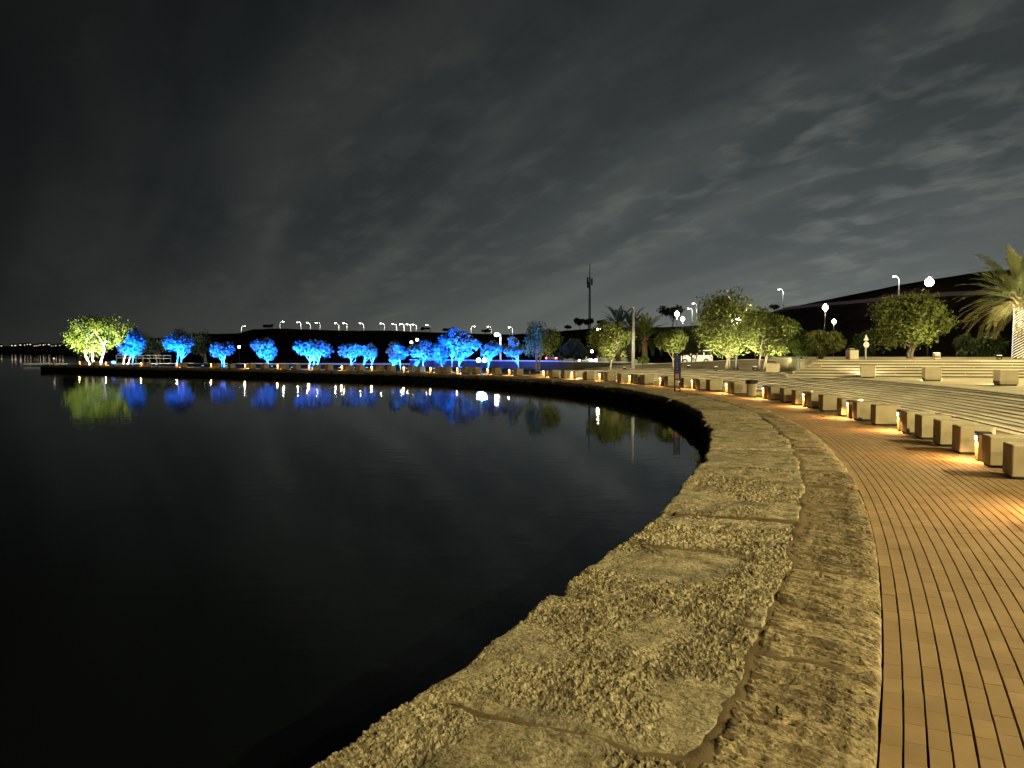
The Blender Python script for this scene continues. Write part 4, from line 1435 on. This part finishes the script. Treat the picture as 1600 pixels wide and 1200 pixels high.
# small lit lamps low on the dark slope
for i, (x, y) in enumerate(((319, 535), (374, 542), (613, 537), (643, 535), (652, 531), (890, 549), (925, 549))):
    Yd = 130.0
    p = ((x - 800) / FPX * Yd, Yd, -0.45)
    t = thing('lamp_post', f'tiny glowing lamp post low on the dark slope, {nth(i + 1)} from the left', 'street lamp', p, 0, 'small lamp posts on the slope')
    h = zpx(y, Yd) + 0.45
    MB().tube([(0, 0, -0.5), (0, 0, h - 0.15)], [0.06, 0.045], 6).build('pole', M['dark_metal'], t)
    MB().ball((0, 0, h), 0.22, 10, 7).build('globe', M['glow_hill'], t, True)

# street light with a lit straight pole in front of the ridge
Yd = 96.0
t = thing('street_light', 'street light with a lit straight pole above the rightmost blue trees', 'street light', ((782 - 800) / FPX * Yd, Yd, -0.3))
hh = zpx(522, Yd) + 0.3
MB().tube([(0, 0, -0.1), (0, 0, hh * 0.5), (0, 0, hh)], [0.13, 0.11, 0.09], 8).build('pole', M['galv'], t)
MB().tube([(0, 0, hh - 0.05), (-0.25, 0, hh + 0.06), (-0.5, 0, hh + 0.05)], 0.05, 6).build('arm', M['galv'], t)
MB().ball((-0.45, 0, hh - 0.06), 0.30, 14, 9, 0.8).build('lens', M['glow_hill'], t, True)
lamp_light(t, (-0.5, -0.9, hh - 0.5), (1.0, 0.85, 0.66), 900, 0.12)

# the tall pale pole on the terrace
s = s_at(989, 8.2)
p = at(s, 8.2); z = ground_z(s, 8.2)
hh = zpx(482, p[1]) - z
t = thing('flag_pole', 'tall bare pale tapered pole standing on the terrace', 'pole', (p[0], p[1], z))
MB().lathe((0, 0, 0), [(0.16, 0), (0.16, 0.03), (0.12, 0.05)], 12).build('base_plate', M['galv'], t)
MB().tube([(0, 0, 0.03), (0, 0, hh * 0.5), (0, 0, hh)], [0.11, 0.085, 0.06], 12).build('shaft', M['galv'], t, True)
MB().ball((0, 0, hh + 0.04), 0.07, 10, 7).build('finial', M['galv'], t, True)

# ------------------------------------------------------------------ mast on the ridge
b = hill_pt(921, frac=0.99)
hh = zpx(413, b[1]) - b[2]
t = thing('radio_mast', 'tall thin dark radio mast on the ridge against the sky', 'mast', b)
legs = [(math.cos(a), math.sin(a)) for a in (0.5, 0.5 + 2.094, 0.5 + 4.189)]
for lx, ly in legs:
    MB().tube([(lx * 0.34, ly * 0.34, -0.5), (lx * 0.26, ly * 0.26, hh * 0.40), (lx * 0.16, ly * 0.16, hh * 0.80)], [0.10, 0.085, 0.07], 6).build('leg', M['dark_metal'], t)
m = MB()
nb = 18
for k in range(nb):
    z0, z1 = hh * 0.8 * k / nb, hh * 0.8 * (k + 1) / nb
    w0 = 0.34 - 0.18 * k / nb; w1 = 0.34 - 0.18 * (k + 1) / nb
    for q in range(3):
        a_, b_ = legs[q], legs[(q + 1) % 3]
        m.tube([(a_[0] * w0, a_[1] * w0, z0), (b_[0] * w1, b_[1] * w1, z1)], 0.04, 4)
        m.tube([(a_[0] * w1, a_[1] * w1, z1), (b_[0] * w1, b_[1] * w1, z1)], 0.04, 4)
m.build('lattice', M['dark_metal'], t)
MB().tube([(0, 0, hh * 0.79), (0, 0, hh)], [0.14, 0.08], 6).build('whip', M['dark_metal'], t)
for k, (ax, az_) in enumerate(((-0.55, 0.74), (-0.5, 0.68), (0.45, 0.72), (-0.1, 0.66))):
    MB().box((ax * 1.2, -0.3, hh * az_), (0.45, 0.25, 1.9), bev=0.04).build('antenna_panel', M['dark_metal'], t)


# ------------------------------------------------------------------ signs, bins, small furniture
def info_sign(base, rz, label, h):
    t = thing('info_sign', label, 'sign', base, rz, 'blue information signs')
    k = h / 1.5
    for sx in (-0.105, 0.105):
        MB().box((sx * k, 0, 0.75 * k), (0.055 * k, 0.06, 1.5 * k), bev=0.004).build('post', M['dark_metal'], t)
    MB().box((0, 0, 0.99 * k), (0.155 * k, 0.045, 0.98 * k), bev=0.004).build('panel', M['sign_blue'], t)
    m = MB()
    for q, w in enumerate((0.10, 0.07, 0.09)):
        m.box((-0.01 * k, -0.0235, (1.16 - 0.10 * q) * k), (w * k * 0.6, 0.003, 0.006 * k))
    MB().box((-0.01 * k, -0.0245, 0.66 * k), (0.135 * k, 0.004, 0.20 * k)).build('picture', M['sign_red'], t)
    m.build('print', M['sign_white'], t)
    return t


pS = np.array([(1058.5 - 800) / FPX * 29.6, 29.6])
info_sign((pS[0], pS[1], 0.0), -math.atan2(pS[0], pS[1]) + 0.1, 'tall narrow blue sign on two black posts beside the coping', 1.42)
Yd = 46.5
info_sign(((828 - 800) / FPX * Yd, Yd, 0.0), 0.0, 'far small blue sign on two black posts at the start of the lawn', 0.62)

# litter bin by the path
s = s_at(1174, 3.45)
p = at(s, 3.45)
t = thing('litter_bin', 'round pale litter bin with black lid between the seat cubes', 'bin', (p[0], p[1], 0))
MB().lathe((0, 0, 0), [(0.15, 0), (0.165, 0.03), (0.165, 0.42), (0.15, 0.43)], 20).build('body', M['seat'], t, False)
MB().lathe((0, 0, 0.43), [(0.13, 0), (0.215, 0.005), (0.215, 0.09), (0.19, 0.12), (0.08, 0.125), (0.07, 0.10)], 20).build('lid', M['dark_metal'], t)
# cream service cabinet and sign post on the upper terrace
Yd = 34.0
t = thing('cabinet', 'cream cabinet with a dark lid on top of the upper steps', 'cabinet', ((1331 - 800) / FPX * Yd, Yd, ZU - 0.004), 0.1)
MB().box((0, 0, 0.20), (0.40, 0.36, 0.40), bev=0.012).build('body', M['cream'], t)
MB().box((0, -0.182, 0.2), (0.30, 0.006, 0.30)).build('door', M['cream'], t)
MB().box((0, 0, 0.425), (0.44, 0.40, 0.035), bev=0.01).build('lid', M['dark_metal'], t)
MB().box((-0.06, 0, 0.455), (0.22, 0.22, 0.03), bev=0.01).build('cap', M['cream'], t)
t = thing('road_sign', 'pale road sign post with a triangle above a disc, seen from behind', 'sign', ((1352 - 800) / FPX * 36.0, 36.0, ZU - 0.004))
MB().tube([(0, 0, 0), (0, 0, 1.08)], 0.045, 10).build('post', M['galv'], t)
V = [(-0.12, -0.05, 0.83), (0.12, -0.05, 0.83), (0.0, -0.05, 1.10)]
V += [(x, -0.035, z) for x, _, z in V]
MB().add(V, [[0, 1, 2], [5, 4, 3], [0, 3, 4, 1], [1, 4, 5, 2], [2, 5, 3, 0]]).build('triangle_plate', M['galv'], t)
m = MB()
n = 20
V = [(0.135 * math.cos(2 * math.pi * i / n), yy, 0.64 + 0.135 * math.sin(2 * math.pi * i / n)) for yy in (-0.065, -0.05) for i in range(n)]
m.add(V, [list(range(n)), [n + i for i in range(n)][::-1]] + [[i, n + i, n + (i + 1) % n, (i + 1) % n] for i in range(n)])
m.build('disc_plate', M['galv'], t)
# teal tree frame under the small light green tree
s = s_at(1252, 8.9); p = at(s, 8.9); z = ground_z(s, 8.9)
t = thing('tree_frame', 'teal square tree support frame under the small light green tree', 'frame', (p[0], p[1], z))
for ox in (-0.16, 0.16):
    for oy in (-0.16, 0.16):
        MB().tube([(ox, oy, -0.01), (ox, oy, 0.72)], 0.016, 6).build('stake', M['teal'], t)
m = MB()
for zz in (0.70, 0.52):
    m.tube([(-0.16, -0.16, zz), (0.16, -0.16, zz), (0.16, 0.16, zz), (-0.16, 0.16, zz), (-0.16, -0.16, zz)], 0.013, 6)
m.build('rails', M['teal'], t)

# pair of dazzling floodlights facing across the water, on a tripod bar
Yd = 58.5
t = thing('twin_floodlight', 'pair of dazzling blue-white floodlights on a stand under the blue tree', 'floodlight', ((752.5 - 800) / FPX * Yd, Yd, 0.01))
MB().tube([(0, 0, 0), (0, 0, 0.72)], 0.03, 8).build('stand', M['dark_metal'], t)
MB().tube([(-0.35, 0, 0.72), (0.35, 0, 0.72)], 0.025, 6).build('crossbar', M['dark_metal'], t)
for sx in (-0.22, 0.22):
    MB().box((sx, 0.03, 0.80), (0.34, 0.16, 0.30), bev=0.03).build('housing', M['dark_metal'], t)
    MB().tube([(sx, -0.05, 0.80), (sx, -0.085, 0.80)], 0.15, 20).build('lens', M['glow_cyan'], t)
lamp_light(t, (0, -0.35, 0.85), (0.12, 0.45, 1.0), 900, 0.12, math.radians(95), (-0.7, -1, -0.1))

# metal railing on the tip
sA, sB = s_at(182, 12.0), min(s_at(110, 12.0), S_TIP - 3.0)
t = thing('railing', 'pale metal railing on posts near the far tip', 'railing')
m = MB()
pa, pb_ = at(sA, 12.0), at(sB, 12.0)
for zz in (0.92, 0.62):
    m.tube([(*pa, zz), (*((pa + pb_) / 2), zz), (*pb_, zz)], 0.045, 6)
m.build('rails', M['wall_dull'], t)
for f in np.linspace(0, 1, 9):
    q = pa * (1 - f) + pb_ * f
    MB().tube([(*q, -0.02), (*q, 0.94)], 0.04, 6).build('post', M['wall_dull'], t)
p = at(S_TIP - 0.8, 0.9)
t = thing('marker_post', 'small white marker post at the outermost tip of the quay', 'post', (p[0], p[1], 0.05))
MB().lathe((0, 0, 0), [(0.09, 0), (0.07, 0.3), (0.06, 0.62)], 10).build('post', M['wallpale'], t)
MB().ball((0, 0, 0.66), 0.08, 10, 7).build('lamp', M['glow_window'], t)


# ------------------------------------------------------------------ cars on the road behind
def build_car(label, paint, loc, rz, kind, lights=None):
    t = thing('car', label, 'car', loc, rz)
    if kind == 'suv':
        low = [(-2.2, 0.35), (2.2, 0.35), (2.25, 0.75), (2.15, 1.02), (0.95, 1.10), (-2.2, 1.10), (-2.25, 0.7)]
        cab = [(-2.18, 1.09), (1.05, 1.09), (0.45, 1.80), (-1.95, 1.82)]
        wins = [(-2.0, -1.15), (-1.05, -0.25), (-0.15, 0.55)]
        wz = (1.16, 1.68)
    else:
        low = [(-2.1, 0.30), (2.1, 0.30), (2.15, 0.60), (2.0, 0.86), (0.9, 0.96), (-1.6, 0.98), (-2.1, 0.92), (-2.15, 0.6)]
        cab = [(-1.75, 0.96), (1.05, 0.95), (0.30, 1.44), (-1.0, 1.46)]
        wins = [(-1.25, -0.40), (-0.30, 0.42)]
        wz = (1.0, 1.36)

    def prism(prof, w0, w1):
        m = MB()
        z0 = min(z for _, z in prof); z1 = max(z for _, z in prof)
        V = []
        for sg in (-1, 1):
            for x, z in prof:
                w = w0 + (w1 - w0) * (z - z0) / (z1 - z0)
                V.append((x, sg * w, z))
        n = len(prof)
        m.add(V, [list(range(n)), [n + i for i in range(n)][::-1]] + [[i, n + i, n + (i + 1) % n, (i + 1) % n] for i in range(n)])
        return m
    prism(low, 0.92, 0.86).build('body', M[paint], t)
    prism(cab, 0.85, 0.66).build('cabin', M[paint], t)
    c0, c1 = cab[0][1], cab[2][1]
    for sg in (-1, 1):
        for a, b in wins:
            V = []
            for x, z in ((a, wz[0]), (b, wz[0]), (b - 0.08, wz[1]), (a + 0.04, wz[1])):
                w = 0.85 + (0.66 - 0.85) * (z - c0) / (c1 - c0)
                V += [(x, sg * (w + 0.004), z)]
            V += [(x, y + sg * 0.012, z) for x, y, z in V]
            F = [[4, 5, 6, 7], [0, 1, 5, 4], [1, 2, 6, 5], [2, 3, 7, 6], [3, 0, 4, 7]]
            MB().add(V, F).build('side_window', M['glass'], t)
    for nm, (xa, za), (xb, zb) in (('windscreen', cab[1], cab[2]), ('rear_window', cab[0], cab[3])):
        V = []
        off = 0.012 if nm == 'windscreen' else -0.012
        for f, w in ((0.12, 0.74), (0.9, 0.60)):
            x = xa + (xb - xa) * f; z = za + (zb - za) * f
            V += [(x + off, -w, z), (x + off, w, z)]
        V += [(x + off, y, z) for x, y, z in V]
        MB().add(V, [[4, 5, 7, 6], [0, 1, 5, 4], [2, 3, 7, 6]]).build(nm, M['glass'], t)
    for x in (-1.35, 1.38):
        for sg in (-1, 1):
            wprof = []
            m = MB(); n = 20; R = 0.36 if kind == 'suv' else 0.32
            V = [(x + R * math.cos(2 * math.pi * i / n), sg * yy, R + R * math.sin(2 * math.pi * i / n)) for yy in (0.72, 0.93) for i in range(n)]
            m.add(V, [list(range(n)), [n + i for i in range(n)][::-1]] + [[i, n + i, n + (i + 1) % n, (i + 1) % n] for i in range(n)])
            w = m.build('wheel', M['tyre'], t)
            m = MB(); R2 = R * 0.6
            V = [(x + R2 * math.cos(2 * math.pi * i / n), sg * yy, R + R2 * math.sin(2 * math.pi * i / n)) for yy in (0.90, 0.942) for i in range(n)]
            m.add(V, [list(range(n)), [n + i for i in range(n)][::-1]] + [[i, n + i, n + (i + 1) % n, (i + 1) % n] for i in range(n)])
            m.build('rim', M['galv'], w)
    zf = 0.80 if kind == 'suv' else 0.68
    for sg in (-1, 1):
        MB().box((2.16, sg * 0.66, zf), (0.10, 0.30, 0.16), bev=0.02).build('headlight', M['glow_head'] if lights == 'head' else M['wallpale'], t)
        MB().box((-2.2 if kind == 'suv' else -2.1, sg * 0.70, zf + 0.06), (0.08, 0.24, 0.18), bev=0.02).build('tail_light', M['glow_tail'] if lights == 'tail' else M['sign_red'], t)
    MB().box((2.2, 0, 0.42), (0.14, 1.7, 0.18), bev=0.03).build('bumper', M['dark_metal'], t)
    MB().box((-2.2, 0, 0.42), (0.14, 1.7, 0.18), bev=0.03).build('bumper', M['dark_metal'], t)
    if lights == 'head':
        lamp_light(t, (2.6, 0, zf), (0.72, 0.85, 1.0), 1500, 0.15, math.radians(110), (1, 0, -0.12))
        MB().box((2.25, 0, zf), (0.02, 0.1, 0.1)).build('badge', M['galv'], t)
    return t


build_car('white boxy car parked behind the berm, side-on', 'white_paint', ((1083 - 800) / FPX * 100, 100.0, -0.30), math.radians(186), 'suv')
build_car('silver car with both headlights shining towards the lake', 'silver_paint', ((903 - 800) / FPX * 88, 88.0, -0.30), math.radians(-72), 'sedan', 'head')
build_car('dark car with red tail lights lit', 'dark_paint', ((872 - 800) / FPX * 104, 104.0, -0.296), math.radians(62), 'sedan', 'tail')
build_car('dark car parked behind the bushy green tree', 'silver_paint', ((962 - 800) / FPX * 84, 84.0, -0.30), math.radians(4), 'sedan')

# ------------------------------------------------------------------ lit houses on the far bank
for i, x in enumerate((1, 22, 36, 46, 52, 59, 66, 74, 83, 91, 97)):
    az = math.atan2(x - 800, FPX)
    R = 590.0 + 8 * (i % 3)
    p = (R * math.sin(az), R * math.cos(az))
    zb = -0.3
    t = thing('far_house', f'tiny lit house on the far bank, {nth(i + 1)} from the left edge', 'house', (p[0], p[1], zb), -az, 'lit houses on the far bank')
    hh = 4.6 + (i * 5 % 4) * 0.35
    w = 2.6 + (i * 7 % 5) * 0.5
    MB().box((0, 0, hh / 2), (w, 6, hh)).build('wall', M['soil'], t)
    MB().box((0, 0, hh + 0.12), (w + 0.3, 6.3, 0.24)).build('roof', M['soil'], t)
    for q in range(2):
        MB().box((-w / 4 + q * w / 2, -3.02, hh - 0.95), (0.5 + 0.25 * ((i + q) % 3), 0.06, 0.55)).build('window', M['glow_window'], t)
